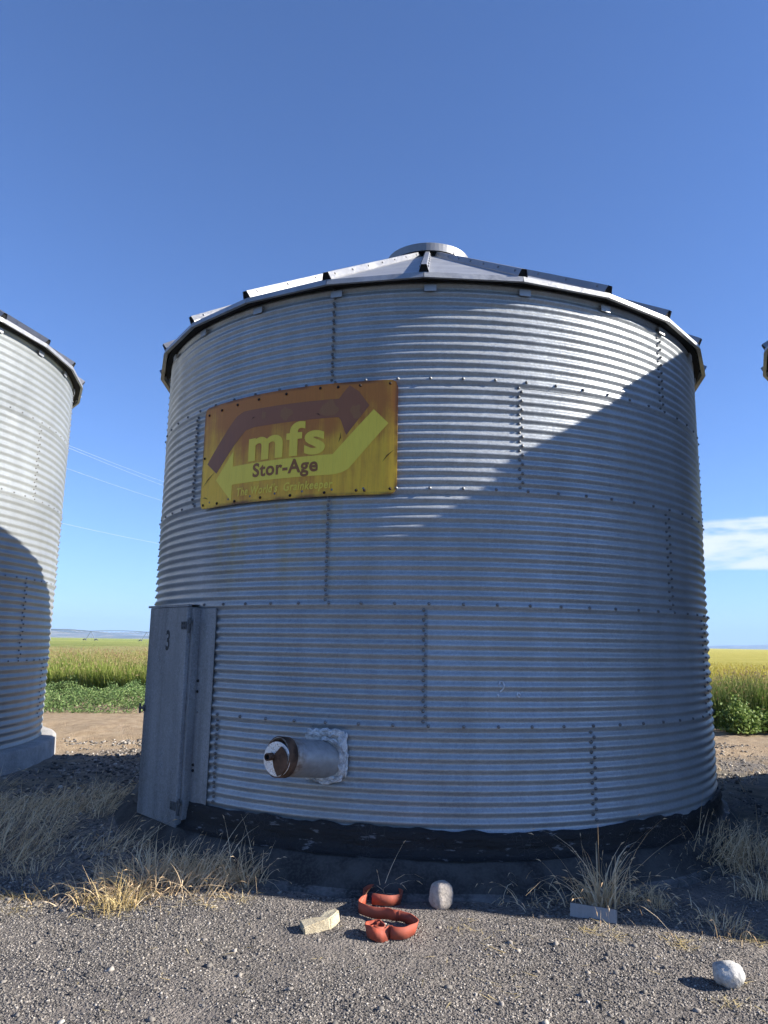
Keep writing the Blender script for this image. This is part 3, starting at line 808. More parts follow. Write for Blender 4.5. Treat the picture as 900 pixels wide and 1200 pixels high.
col = MB().lathe([(PR + .001, PL - .075), (PR + .006, PL - .073), (PR + .006, PL - .004), (PR + .001, PL - .002)], 56).build('end_collar', M_RUST, pipe, True)
# end plate swung half open on the shaft, rusty flight sector and the hollow shaft stub
MP = Matrix.Translation((-.022, -.012, PL + .012)) @ Matrix.Rotation(R_(-14), 4, 'Y') @ Matrix.Rotation(R_(6), 4, 'X')
M_PLATE = galvanized('end_plate', .75, (1, 1, 1.02), .6, .3, .10, .02)
MB().lathe([(.0005, 0), (PR - .016, 0), (PR - .014, .003), (PR - .016, .006), (.0005, .006)], 48, MP).build('end_plate', M_PLATE, pipe)
sec = []; 
for k in range(17):
    t = R_(-75 + 140 * k / 16); sec.append((.005 - .098 * math.cos(t), .098 * math.sin(t) - .006))
sec = ([(.03, .012), (.012, -.05)] + sec[0:17])[::-1]
vs = [(x, y, .0085) for x, y in sec] + [(x, y, .016) for x, y in sec]; ns = len(sec)
MB().add(vs, [tuple(range(ns, 2 * ns)), tuple(reversed(range(ns)))] + [(i, (i + 1) % ns, ns + (i + 1) % ns, ns + i) for i in range(ns)], MP).build('flight_sector', M_RUST, pipe)
st_ = MB().lathe([(.024, .0), (.024, .045), (.017, .045), (.017, .01), (.0005, .01)], 24, MP @ Matrix.Translation((.040, .012, .0085)))
st_.build('shaft_stub', M_RUST, pipe, False)
mb = MB(); mb.lathe([(.0005, .03), (.0168, .03)], 20, MP @ Matrix.Translation((.040, .012, .0085))); mb.build('shaft_bore', M_BLACK, pipe)
# pale sealant smeared round the pipe and up the sheet above it
m = NT('sealant'); co = m.coord(); n_ = m.noise(co, 22, 6, .7); n2_ = m.noise(co, 7, 4)
m.set(Base_Color=m.mix(m.mapr(n_, .35, .62), (.42, .42, .42), (.86, .86, .85)), Roughness=.4); m.bump(n_, 1.0, .03); M_SEAL = m.m
M_PATCH = plain('patch_coat', (.42, .41, .39), .5, .1, .45, 26, .4)
def wall_r(z):
    return RAD + .0095 * math.cos(2 * math.pi * (z - (S0 - RING)) / (RING / 12))
def seal_patch(pts_fn, na, nb_, name):
    vs = []; fs = []
    for i in range(na + 1):
        for j in range(nb_ + 1):
            a, z, e = pts_fn(i / na, j / nb_)
            vs.append(ang(a, max(wall_r(z), RAD + .009) + .006 + e, z))
    for i in range(na):
        for j in range(nb_):
            b = i * (nb_ + 1) + j; fs.append((b, b + nb_ + 1, b + nb_ + 2, b + 1))
    mb = MB(); mb.add(vs, fs); return mb.build(name, M_SEAL, main, True)
def rect_fn(a0, a1, z0, z1, sd):
    def fn(s, t):
        wx = .35 * (vnoise(t * 3, s * .01 + sd, .35, sd) - .5) * (1 if s in (0, 1) else 1); wz = .022 * (vnoise(s * 3, t * .01 + sd, .3, sd + 1) - .5)
        ed = min(s, 1 - s, t, 1 - t)
        e = (.006 + .012 * float(vnoise(s * 5, t * 5, .5, sd + 2))) * min(1, ed * 6) - .004 * (ed < .01)
        e += .010; return a0 + (a1 - a0) * s + float(wx), z0 + (z1 - z0) * t + float(wz), e
    return fn
seal_patch(rect_fn(-20.6, -14.9, .955, 1.005, 4), 40, 12, 'sealant')
seal_patch(rect_fn(-15.6, -14.3, .70, .985, 9), 14, 50, 'sealant')
def ring_fn(s, t):
    al = R_(-200 + 300 * s); rw = .128 + .022 * t + .02 * (float(vnoise(s * 12, t, .5, 12)) - .5)
    a = -17.5 + math.degrees(rw * 1.08 * math.cos(al) / RAD); z = .80 + rw * math.sin(al)
    e = .008 + (.008 + .016 * float(vnoise(s * 30, t * 3, .6, 14))) * min(1, 4 * min(t, 1 - t) + .15)
    return a, z, e
seal_patch(ring_fn, 90, 8, 'sealant')
curved_plate('patch_sheet', -20.9, -14.5, .70, .965, RAD + .019, M_PATCH, main)
seal_patch(rect_fn(-21.0, -15.0, .668, .70, 21), 40, 8, 'sealant')

# two small scratched chalk marks on the wall
M_CHALK = plain('chalk', (.62, .64, .66), .8, 0, .3, 60)
def wall_line(pts, name):
    P = [ang(a, wall_r(z) + .007, z) for a, z in pts]
    MB().tube(P, .0058, 5).build(name, M_CHALK, main)
wall_line([(7.30, 1.322), (7.55, 1.345), (7.95, 1.345), (8.10, 1.318), (7.85, 1.292), (7.55, 1.278)], 'chalk_mark')
wall_line([(7.15, 1.262), (7.25, 1.250)], 'chalk_mark')
wall_line([(10.25 + .22 * math.cos(k / 10 * 6.283), 1.258 + .012 * math.sin(k / 10 * 6.283)) for k in range(9)], 'chalk_mark')

# ------------------------------------------------------------------ small things on the gravel
def rock(name, p, size, seed, mat, label, rz=0, sub=4, amp=.16, boxy=0.0):
    import bmesh
    bm = bmesh.new(); bmesh.ops.create_icosphere(bm, subdivisions=sub, radius=1)
    co = np.array([v.co[:] for v in bm.verts])
    if boxy: co = np.sign(co) * np.abs(co) ** (1 - boxy)
    nz_ = vnoise(co[:, 0] + co[:, 2] * .7, co[:, 1] + co[:, 2] * .5, .8, seed) - .5 + .5 * (vnoise(co[:, 0] - co[:, 2], co[:, 1] + co[:, 2], .33, seed + 1) - .5) + .2 * (vnoise(co[:, 0] - co[:, 2], co[:, 1] + co[:, 2], .13, seed + 1) - .5)
    co = co * (1 + amp * nz_[:, None]) * np.array(size)
    co[:, 2] += size[2] * .82
    F = [tuple(v.index for v in f.verts) for f in bm.faces]; bm.free()
    o = mesh_obj(name, co, F, mat, None, True); o.location = p; o.rotation_euler = (0, 0, rz)
    return tag(o, label, 'rock')
def rock_mat(name, a, b, sc=18):
    m = NT(name); co = m.coord(); n = m.noise(co, sc, 6, .7); k = m.noise(co, sc * 4, 4, .6)
    c = m.mix(m.mapr(n, .4, .62), a, b); c = m.mix(m.mapr(k, .6, .7, 0, .5), c, tuple(q * .5 for q in b))
    m.set(Base_Color=c, Roughness=.9); m.bump(m.math('ADD', n, k), .5, .01); return m.m
p = pix(517, 1063); rock('rock', p, (.066, .062, .078), 2, rock_mat('rock_pink', (.46, .40, .34), (.33, .29, .25)), 'rounded pale upright rock in the shade beside the red hose', .4, amp=.13, boxy=.3)
p = pix(856, 1154); rock('rock', p, (.074, .064, .058), 6, rock_mat('rock_white', (.50, .48, .44), (.32, .31, .29)), 'white rounded rock in the sun at the lower right', -.3, amp=.3)
# tan broken block: a short bent bar of sandstone-like concrete
import bmesh
p = pix(374, 1087)
bm = bmesh.new(); out = [(-.10, -.05), (.05, -.055), (.09, -.035), (.125, -.005), (.115, .03), (.05, .035), (.015, .02), (-.02, .03), (-.095, .05)]
f = bm.faces.new([bm.verts.new((x, y, 0)) for x, y in out]); r = bmesh.ops.extrude_face_region(bm, geom=[f])
for v in r['geom']:
    if isinstance(v, bmesh.types.BMVert): v.co.z += .055 + .012 * (v.co.x > .03)
bmesh.ops.recalc_face_normals(bm, faces=bm.faces[:]); bmesh.ops.bevel(bm, geom=bm.edges[:], offset=.007, segments=2, affect='EDGES')
bm.verts.index_update(); vv = [v.co + Vector((0, 0, 0)) for v in bm.verts]; ff = [tuple(v.index for v in f.verts) for f in bm.faces]; bm.free()
o = mesh_obj('stone_block', vv, ff, rock_mat('tan_stone', (.58, .50, .34), (.46, .38, .25), 30)); o.location = p + Vector((0, 0, -.004)); o.rotation_euler = (R_(6), R_(-10), R_(22))
tag(o, 'tan broken block of stone lying in the sun left of the red hose', 'stone')
# galvanized channel offcut
pa = pix(668, 1074); pb = pix(722, 1084); dv = (pb - pa); L = dv.length; ang_ = math.atan2(dv.y, dv.x)
cb = MB(); T = .003; H_ = .07; Wd = .06
cb.box((0, 0, 0), (L, T, H_)); cb.box((0, T + .0003, H_ - T), (L, Wd, H_)); cb.box((0, Wd + .0003, 0), (L, Wd + T, H_)); 
cb.box((L + .0003, 0, .002), (L + T, Wd, H_ - .002))
o = cb.build('metal_channel', galvanized('scrap_zinc', .27, (1, 1.01, 1.03), .5, .5, .2, .12)); o.location = pa + Vector((0, 0, .002)); o.rotation_euler = (R_(-14), R_(1), ang_)
tag(o, 'short grey galvanized channel offcut lying at the shadow edge', 'scrap metal')
# red flat hose, standing on edge in two loops with its end rolled up
hz = lambda q: pix(q[0], q[1])
c1_, c2_ = pix(446, 1061), pix(459, 1092)
path = []
for k in range(40):       # rolled end
    t = R_(-60) - k / 39 * R_(640); r_ = .020 + .048 * k / 39
    path.append(Vector((c2_.x - .075 + r_ * math.cos(-t), c2_.y - .055 + r_ * math.sin(-t), 0)))
def arc(cx_, cy_, rx, ry, a0, a1, n):
    return [Vector((cx_ + rx * math.cos(R_(a0 + (a1 - a0) * k / n)), cy_ + ry * math.sin(R_(a0 + (a1 - a0) * k / n)), 0)) for k in range(n + 1)]
raw = arc(c2_.x + .03, c2_.y + .015, .098, .115, -110, 100, 12) + [Vector((c2_.x - .03, c2_.y + .155, 0)), Vector((c2_.x - .13, c2_.y + .185, 0)), Vector((c2_.x - .185, c2_.y + .235, 0)), Vector((c2_.x - .175, c2_.y + .31, 0)), Vector((c2_.x - .15, c2_.y + .37, 0))] + arc(c1_.x + .005, c1_.y + .075, .115, .12, 200, -120, 16)
path = path + raw
def catmull(P, n=5):
    o_ = []
    for i in range(len(P) - 1):
        p0, p1, p2, p3 = P[max(0, i - 1)], P[i], P[i + 1], P[min(len(P) - 1, i + 2)]
        for k in range(n):
            t = k / n; o_.append(.5 * ((2 * p1) + (p2 - p0) * t + (2 * p0 - 5 * p1 + 4 * p2 - p3) * t * t + (3 * p1 - p0 - 3 * p2 + p3) * t ** 3))
    return o_ + [P[-1]]
path = catmull(path, 3); vs = []; fs = []
for i, q in enumerate(path):
    a_ = path[max(0, i - 1)]; b_ = path[min(len(path) - 1, i + 1)]; d_ = (b_ - a_).normalized(); nrm = Vector((-d_.y, d_.x, 0)) * .003
    gz = float(ground_z(q.x, q.y)); tz = .006 * math.sin(i * .21); H_ = .060 + .008 * float(vnoise(i, 0, 7, 3)); ln = nrm.normalized() * (.016 * math.sin(i * .13) + .022 * (float(vnoise(i, 0, 4, 5)) - .5))
    for s_ in (-1, 1):
        vs.append(Vector((q.x, q.y, gz + .004 + tz)) + nrm * s_); vs.append(Vector((q.x, q.y, gz + .004 + tz + H_)) + nrm * s_ + ln)
for i in range(len(path) - 1):
    b = i * 4
    fs += [(b, b + 4, b + 5, b + 1), (b + 2, b + 3, b + 7, b + 6), (b + 1, b + 5, b + 7, b + 3), (b, b + 2, b + 6, b + 4)]
fs += [(0, 1, 3, 2), tuple(len(vs) - 4 + q for q in (0, 2, 3, 1))]
m = NT('red_rubber'); co = m.coord(); n_ = m.noise(co, 14, 6, .65)
m.set(Base_Color=m.mix(m.mapr(n_, .35, .7), m.mix(m.mapr(m.noise(co, 5, 5, .7), .42, .62), (.42, .066, .026), (.33, .075, .042)), (.24, .058, .034)), Roughness=.75); m.bump(m.noise(co, 150, 2), .15, .003)
o = mesh_obj('flat_hose', vs, fs, m.m, None, True); tag(o, 'flat red rubber hose lying in two loops with a rolled end', 'hose')

# ------------------------------------------------------------------ grass
def blades(x, y, z, h, lean, ang_l, curl, wid, seg=4, yaw=None):
    """tapered, bent ribbons; all inputs are arrays"""
    n = len(x); t = np.linspace(0, 1, seg + 1)[None]
    s = lean[:, None] * t + curl[:, None] * t * t
    # arc-like: horizontal offset and height along the blade
    phi = lean[:, None] + curl[:, None] * t
    ds = h[:, None] / seg
    hx = np.concatenate([np.zeros((n, 1)), np.cumsum(np.sin(phi[:, :-1]) * ds, 1)], 1)
    hzz = np.concatenate([np.zeros((n, 1)), np.cumsum(np.cos(phi[:, :-1]) * ds, 1)], 1)
    if yaw is None: yaw = rng.uniform(0, np.pi, n)
    wv = wid[:, None] * (1 - .85 * t ** 1.5) * .5
    cx_, sx_ = np.cos(ang_l)[:, None], np.sin(ang_l)[:, None]
    px_ = x[:, None] + cx_ * hx; py_ = y[:, None] + sx_ * hx; pz_ = z[:, None] + hzz
    wx, wy = np.cos(yaw)[:, None] * wv, np.sin(yaw)[:, None] * wv
    V = np.stack([np.stack([px_ - wx, py_ - wy, pz_], -1), np.stack([px_ + wx, py_ + wy, pz_], -1)], 2).reshape(n, -1, 3)
    k = np.arange(seg)
    F = np.stack([2 * k, 2 * k + 1, 2 * k + 3, 2 * k + 2], -1)
    F = (F[None] + (np.arange(n) * 2 * (seg + 1))[:, None, None]).reshape(-1, 4)
    tip = np.stack([px_[:, -1], py_[:, -1], pz_[:, -1]], -1); td = np.stack([cx_[:, 0] * np.sin(phi[:, -1]), sx_[:, 0] * np.sin(phi[:, -1]), np.cos(phi[:, -1])], -1)
    return V.reshape(-1, 3), F, tip, td

def heads(tip, td, ln, wd):
    """spindle seed heads carried on the tips (two crossed kites each)"""
    n = len(tip); a = np.cross(td, np.array([0, 0, 1.0]) + rng.normal(0, .3, (n, 3))); a /= np.linalg.norm(a, axis=1)[:, None] + 1e-9
    b = np.cross(td, a); V = []; F = []
    c0 = tip; cm_ = tip + td * (ln * .4)[:, None]; c1 = tip + td * ln[:, None] - np.array([0, 0, 1]) * (ln * .25)[:, None]
    for q in (a, b):
        V.append(np.stack([c0, cm_ - q * wd[:, None], c1, cm_ + q * wd[:, None]], 1))
    V = np.concatenate(V, 1).reshape(-1, 3)
    F = np.array([[0, 1, 2, 3], [4, 5, 6, 7]])[None] + (np.arange(n) * 8)[:, None, None]
    return V, F.reshape(-1, 4)

def join(parts):
    V = []; F = []; b = 0
    for v, f in parts: V.append(v); F.append(f + b); b += len(v)
    return np.concatenate(V), np.concatenate(F)

def tuft(p, n, rad, h0, h1, lean, label, mat, wid=.005, group='dry grass tufts round the bin', heads_frac=.22, dirn=None, name='grass_tuft', ry=None, curl=1.0, tall=0):
    x = rng.normal(0, rad * .5, n); y = rng.normal(0, (ry or rad) * .5, n)
    a = np.arctan2(y, x) + rng.normal(0, .7, n)
    if dirn is not None: a = np.where(rng.uniform(0, 1, n) < .65, dirn + rng.normal(0, .5, n), a)
    n = int(n * 1.5); x = rng.normal(0, rad * .66, n); y = rng.normal(0, (ry or rad) * .66, n); a = np.arctan2(y, x) + rng.normal(0, .8, n)
    if dirn is not None: a = np.where(rng.uniform(0, 1, n) < .65, dirn + rng.normal(0, .5, n), a)
    h = (h0 + (h1 - h0) * rng.uniform(0, 1, n) ** 1.4) * .9
    q_ = rng.uniform(0, 1, n) < .22; h = np.where(q_, h * rng.uniform(1.1, 1.7, n), h); lean_v = np.where(q_, rng.uniform(.9, 1.4, n), np.abs(rng.normal(lean, .28, n)))
    if tall: h[:tall] = h1 * rng.uniform(1.2, 1.6, tall)
    z = ground_z(p.x + x, p.y + y) - float(p.z) - .01
    v, f, tip, td = blades(x, y, z, h, lean_v, a, np.abs(rng.normal(curl * 1.15, .7, n)), rng.uniform(.7, 1.5, n) * wid, 5)
    k = rng.uniform(0, 1, n) < heads_frac
    parts = [(v, f)]
    if k.any(): parts.append(heads(tip[k], td[k], rng.uniform(.030, .055, k.sum()), rng.uniform(.0022, .0042, k.sum())))
    V, F = join(parts)
    o = mesh_obj(name, V, F, mat); o.location = p
    return tag(o, label, 'grass', group)

G, GG = M_STRAW, M_STRAW_SHADE
tuft(pix(140, 1062), 150, .10, .08, .22, .25, 'sunlit golden grass tuft at the shadow edge, in front of the door', G, .006, heads_frac=.25)
tuft(pix(100, 1056), 50, .05, .05, .13, .2, 'small sunlit golden grass tuft left of the larger sunlit one', G, .005)
tuft(pix(28, 1054), 70, .16, .05, .15, .5, 'low flattened yellow grass tuft lit by the sun near the left edge', G, .005, ry=.08)
tuft(pix(40, 1025), 60, .13, .08, .20, .3, 'grey shaded grass tuft near the left edge behind the flattened yellow one', GG, .005)
tuft(pix(175, 1030), 620, .36, .10, .29, .5, 'broad shaggy pale grass clump in front of the steel door', GG, .0055, ry=.22, heads_frac=.2)
tuft(pix(235, 1030), 340, .24, .12, .32, .6, 'tangled pale grass clump right of the broad one by the door', GG, .0055, dirn=.6, tall=10)
tuft(pix(286, 1034), 150, .10, .12, .30, .25, 'narrow pale grass clump at the corner of the pad edge line', GG, .0055, tall=5)
tuft(pix(270, 1058), 45, .12, .04, .11, .8, 'thin yellow grass wisps lit by the sun below the narrow pale clump', G, .004)
tuft(pix(452, 1052), 22, .03, .16, .26, .35, 'sparse bent straw stalks growing behind the red hose', GG, .006, dirn=.1, heads_frac=.6, curl=1.9, tall=6)
tuft(pix(612, 1047), 110, .15, .12, .30, .5, 'bent straw tuft on the pad edge right of the upright rock', GG, .0065, heads_frac=.7, curl=1.7, tall=5)
tuft(pix(706, 1060), 120, .09, .16, .42, .2, 'tall straw tuft standing behind the metal channel', GG, .0065, heads_frac=.5, curl=1.0, tall=14)
tuft(pix(690, 1050), 50, .22, .16, .42, .7, 'sprawling straw stalks spread behind the metal channel', GG, .006, heads_frac=.7, curl=1.5, tall=6)
tuft(pix(748, 1055), 55, .10, .10, .26, .6, 'thin leaning straw tuft right of the tall one by the channel', GG, .006, heads_frac=.7, curl=1.4, dirn=-.5)
tuft(pix(815, 1012), 460, .27, .18, .46, .22, 'dense shaded straw clump near the right foot of the middle bin', GG, .0055, heads_frac=.3, tall=12, ry=.18)
tuft(pix(775, 1020), 110, .2, .12, .30, .4, 'loose shaded straw clump left of the dense one at the bin foot', GG, .0055, heads_frac=.4, tall=4)
tuft(pix(882, 1008), 460, .28, .14, .36, .25, 'dense shaded straw clump at the right edge of the yard', GG, .0055, heads_frac=.3, tall=8)
tuft(pix(893, 1050), 110, .10, .08, .22, .25, 'small shaded straw tuft at the right edge below the dense clump', GG, .005)
tuft(pix(846, 1086), 120, .13, .06, .17, .25, 'low fine shaded grass tuft above the white rock', GG, .0045)
tuft(pix(770, 1062), 40, .06, .06, .16, .25, 'small fine shaded grass tuft between the channel and the low tuft', GG, .0045)
tuft(pix(5, 1010), 120, .3, .10, .28, .5, 'shaded grass clump cut by the left edge of the yard', GG, .0055)

# the flattened dry grass to the left of the door: nobody could count it
n = 15000; x = rng.uniform(-4.9, -1.55, n); y = rng.uniform(5.6, 9.6, n)
k = (vnoise(x, y, .7, 71) * .65 + vnoise(x, y, .25, 72) * .35 > .50 + .22 * sstep(7.2, 8.8, y)) & offpad(x, y, 2.95) & (y > 5.7 + .25 * vnoise(x, y, .4, 73))
x, y = x[k], y[k]; n = len(x)
v, f, tip, td = blades(x, y, ground_z(x, y) - .01, rng.uniform(.10, .34, n), np.abs(rng.normal(.85, .35, n)), np.pi * .12 + rng.normal(0, .9, n), np.abs(rng.normal(1.0, .45, n)), rng.uniform(.0035, .007, n), 5)
kk = rng.uniform(0, 1, n) < .2
V, F = join([(v, f), heads(tip[kk], td[kk], rng.uniform(.04, .07, kk.sum()), rng.uniform(.004, .006, kk.sum()))])
tag(mesh_obj('dry_grass', V, F, M_STRAW_SHADE), 'shaded dry grass bent over beside the steel door', 'grass', kind='stuff')
n = 2600; x = rng.uniform(3.0, 7.5, n); y = rng.uniform(6.3, 10.5, n)
k = (vnoise(x, y, .6, 75) > .35) & offpad(x, y, 3.15) & (np.hypot(x - RIGHT[0], y - RIGHT[1]) > 3.2); x, y = x[k], y[k]; n = len(x)
v, f, tip, td = blades(x, y, ground_z(x, y) - .01, rng.uniform(.05, .20, n) , np.abs(rng.normal(.6, .3, n)), rng.uniform(0, 6.28, n), np.abs(rng.normal(.8, .4, n)), rng.uniform(.004, .007, n), 4)
tag(mesh_obj('dry_grass', v, f, M_STRAW_SHADE), 'short shaded dry grass right of the middle bin', 'grass', kind='stuff')
# straw litter lying flat
cs = [(pix(a_, b_), r_, k_) for a_, b_, r_, k_ in ((715, 1097, .11, 60), (800, 1108, .10, 90), (885, 1104, .12, 110), (690, 1093, .06, 20), (265, 1052, .2, 70), (28, 1066, .14, 60), (150, 1068, .16, 70), (600, 1108, .2, 16), (855, 1178, .12, 40), (550, 1165, .4, 16), (545, 1090, .12, 22), (230, 1060, .2, 40), (860, 1150, .1, 30), (200, 1130, 1.0, 40), (640, 1140, .9, 40))]
x = np.concatenate([rng.normal(c.x, r_ * .5, k_) for c, r_, k_ in cs]); y = np.concatenate([rng.normal(c.y, r_ * .45, k_) for c, r_, k_ in cs]); n = len(x)
v, f, _, _ = blades(x, y, ground_z(x, y) + .012, rng.uniform(.02, .08, n), np.full(n, 1.5) + rng.normal(0, .14, n), rng.uniform(0, 6.28, n), rng.normal(0, .15, n), rng.uniform(.003, .006, n), 3)
tag(mesh_obj('straw_litter', v, f, M_LITTER), 'yellow straw bits scattered on the sunlit gravel', 'straw', kind='stuff')

# ------------------------------------------------------------------ field
def edge_y(x): return 19.6 - .33 * np.asarray(x, float) + .5 * (vnoise(x, np.zeros_like(np.asarray(x, float)), 1.5, 80) - .5)
def field_x(n):
    a = rng.uniform(-32, 34, n // 2); b = rng.normal(-7.5, 2.8, n // 4); c = rng.normal(9.5, 2.6, n - n // 2 - n // 4)
    return np.concatenate([a, b, c])
parts = []; hp = []
n = 60000; x = field_x(n); dpt = rng.uniform(0, 1, n) ** 1.7 * 16; y = edge_y(x) + dpt
gr = (x < 2.5)
k = gr | (dpt < 1.8); x, y, dpt = x[k], y[k], dpt[k]; n = len(x)
hgt = rng.uniform(.62, 1.08, n) * (0.85 + .3 * vnoise(x, y, 1.3, 81)) * np.where(dpt < .5, .88, 1)
v, f, tip, td = blades(x, y, np.zeros(n) - .02, hgt, np.abs(rng.normal(.10, .08, n)), rng.uniform(0, 6.28, n), np.abs(rng.normal(.35, .3, n)), rng.uniform(.014, .034, n), 4)
tag(mesh_obj('tall_grass', v, f, M_CROP_G), 'tall green grain standing along the near edge of the field', 'crop', kind='stuff')
k = (rng.uniform(0, 1, n) < np.where(dpt > 2.5, .65, .12)); 
v, f = heads(tip[k], td[k], rng.uniform(.09, .17, k.sum()), rng.uniform(.010, .018, k.sum()))
tag(mesh_obj('grain_heads', v, f, M_CROP_H), 'tan ripening heads over the green grain left of the middle bin', 'crop', kind='stuff')
n = 30000; x = np.concatenate([rng.normal(11, 4, n // 2), rng.uniform(2, 34, n - n // 2)]); y = edge_y(x) + 1.2 + rng.uniform(0, 1, n) ** 1.6 * 24; k = x > 1.5; x, y = x[k], y[k]; n = len(x)
v, f, tip, td = blades(x, y, np.full(n, .25), rng.uniform(.40, .66, n), np.abs(rng.normal(.08, .08, n)), rng.uniform(0, 6.28, n), np.abs(rng.normal(.35, .3, n)), rng.uniform(.012, .026, n), 3)
v2, f2 = heads(tip, td, rng.uniform(.07, .11, n), rng.uniform(.010, .016, n))
V, F = join([(v, f), (v2, f2)])
tag(mesh_obj('wheat', V, F, M_WHEAT), 'yellow ripening wheat in the field right of the middle bin', 'crop', kind='stuff')
# canopy of the crop, running to the horizon
cxs = axis(-34, 34, 0, .8, 14000); dys = [3.0]; s = .5
while dys[-1] < 13500: dys.append(dys[-1] + s); s *= 1.09
CX, DY = np.meshgrid(cxs, np.array(dys)); CY = 19.6 - .33 * np.clip(CX, -40, 40) + DY
CZ = .64 + .16 * vnoise(CX, CY, 1.6, 83) + .10 * vnoise(CX, CY, .7, 84); CZ[0] = 0.05
ii = np.arange(CX.size).reshape(CX.shape)
F = np.stack([ii[:-1, :-1], ii[:-1, 1:], ii[1:, 1:], ii[1:, :-1]], -1).reshape(-1, 4)
tag(mesh_obj('crop_field', np.stack([CX, CY, CZ], -1).reshape(-1, 3), F, M_CANOPY, smooth=True), 'wide flat grain field running to the hills', 'field', kind='stuff')

def leaves(cx_, cy_, cz_, n, sz):
    """small folded leaf quads with random directions at the given centres"""
    d = rng.normal(0, 1, (n, 3)); d[:, 2] = np.abs(d[:, 2]) * .6 + .1; d /= np.linalg.norm(d, axis=1)[:, None]
    a = np.cross(d, rng.normal(0, 1, (n, 3))); a /= np.linalg.norm(a, axis=1)[:, None]
    c = np.stack([cx_, cy_, cz_], -1); L = sz[:, None]
    V = np.stack([c - d * L * .5, c + a * L * .28, c + d * L * .6, c - a * L * .28], 1).reshape(-1, 3)
    return V, np.arange(n * 4).reshape(n, 4)
# low weeds between the dirt lane and the crop on the left
n = 42000; x = np.concatenate([rng.normal(-7, 2.6, n * 2 // 3), rng.uniform(-22, 3, n - n * 2 // 3)])
y0 = 17.2 + .12 * (x + 6) + 2.6 * (vnoise(x, x * 0, 1.1, 90) - .5); y = y0 + rng.uniform(0, 1, n) * (edge_y(x) + .6 - y0)
hm = .06 + .5 * vnoise(x, y, .8, 91) * vnoise(x, y, .35, 92) * 1.5 * sstep(0, .6, y - y0); z = ground_z(x, y) + hm * rng.uniform(0, 1, n) ** .5
v, f = leaves(x, y, z, n, rng.uniform(.025, .075, n))
tag(mesh_obj('weeds', v, f, M_WEED), 'low leafy green weeds along the dirt lane left of the bin', 'weeds', kind='stuff')

def shrub(p, rx, ry, h, n, label, name='shrub'):
    root = empty(name, p, label, 'shrub', 'green shrubs beside the dirt lane')
    cl_ = rng.normal(0, 1, (26, 3)); cl_ /= np.linalg.norm(cl_, axis=1)[:, None]; cl_[:, 2] = np.abs(cl_[:, 2])
    cl_ *= rng.uniform(.45, .9, 26)[:, None]
    w_ = rng.integers(0, 26, n); q = cl_[w_] + rng.normal(0, .17, (n, 3))
    z = np.abs(q[:, 2]) * h
    v, f = leaves(q[:, 0] * rx, q[:, 1] * ry, z + .02, n, rng.uniform(.05, .10, n))
    mesh_obj('foliage', v, f, M_SHRUB, root)
    mb = MB()
    for c in cl_[:12]: mb.tube([(0, 0, -.05), (c[0] * rx * .4, c[1] * ry * .4, c[2] * h * .5 + .03), (c[0] * rx, c[1] * ry, c[2] * h)], [.012, .008, .004], 5)
    mb.build('stem', plain('shrub_stem', (.12, .08, .04), .9), root)
    return root
def gp(px, Y): return Vector(((px - 450 + 4) / F_PX * Y * 1.0, Y, 0))
shrub(gp(851, 14.9), .40, .40, .58, 1900, 'rounded light green shrub right of the middle bin')
shrub(gp(893, 15.0), .42, .4, .46, 1500, 'low green shrub at the right edge beside the rounded one')
shrub(gp(935, 15.2), .5, .4, .55, 1500, 'green shrub beyond the right edge of the lane')
# tall rank grass behind the shrubs on the right
n = 11000; x = np.concatenate([rng.normal(8.4, 1.2, n // 2), rng.uniform(5, 16, n - n // 2)]); y = 15.4 + rng.uniform(0, 1, n) * 1.5 - .1 * (x - 8)
hgt = rng.uniform(.5, 1.18, n) * (.8 + .5 * vnoise(x, y, .8, 95)) * (.75 + .25 * sstep(6.8, 8.2, x))
v, f, tip, td = blades(x, y, ground_z(x, y) - .02, hgt, np.abs(rng.normal(.14, .1, n)), rng.uniform(0, 6.28, n), np.abs(rng.normal(.45, .35, n)), rng.uniform(.010, .022, n), 4)
kk = rng.uniform(0, 1, n) < .3
M_RANK = island('rank_green', [(0, (.06, .11, .02)), (.5, (.13, .19, .04)), (1, (.30, .33, .10))], .6, .35)
tag(mesh_obj('rank_grass', v, f, M_RANK), 'rank green grass standing behind the shrubs on the right', 'grass', kind='stuff')
v, f = heads(tip[kk], td[kk], rng.uniform(.08, .14, kk.sum()), rng.uniform(.008, .014, kk.sum()))
tag(mesh_obj('grass_heads', v, f, M_CROP_H), 'pale seed heads on the rank grass behind the shrubs', 'grass', kind='stuff')

# ------------------------------------------------------------------ far: irrigation machine, hills, wires
def dirp(px, py):
    d = rt * ((px - 450) / F_PX) - up * ((py - 600) / F_PX) + fw
    return d / d.y
Yp = 250.0
piv = empty('irrigation_machine', (0, Yp, 0), 'long grey pivot irrigation machine spanning the far field on wheeled towers', 'irrigation machine')
M_PIV = plain('pivot_zinc', (.22, .26, .32), .5, .3)
tw = [dirp(px, 740).x * Yp for px in (-25, 41, 106.7, 172, 237)]
for i, xt in enumerate(tw):
    mb = MB()
    for sgn in (-1, 1):
        mb.tube([(xt, 0, 3.75), (xt + sgn * 1.7, 0, .7)], .10, 6)
    mb.tube([(xt - 1.9, 0, .7), (xt + 1.9, 0, .7)], .09, 6)
    t_ = mb.build('tower', M_PIV, piv)
    for sgn in (-1, 1):
        wm_ = MB(); wm_.lathe([(.35, -.14), (.62, -.16), (.66, 0), (.62, .16), (.35, .14)], 18, Matrix.Translation((xt + sgn * 1.9, 0, .66)) @ Matrix.Rotation(R_(90), 4, 'X')); wm_.build('wheel', M_DARK, t_, True)
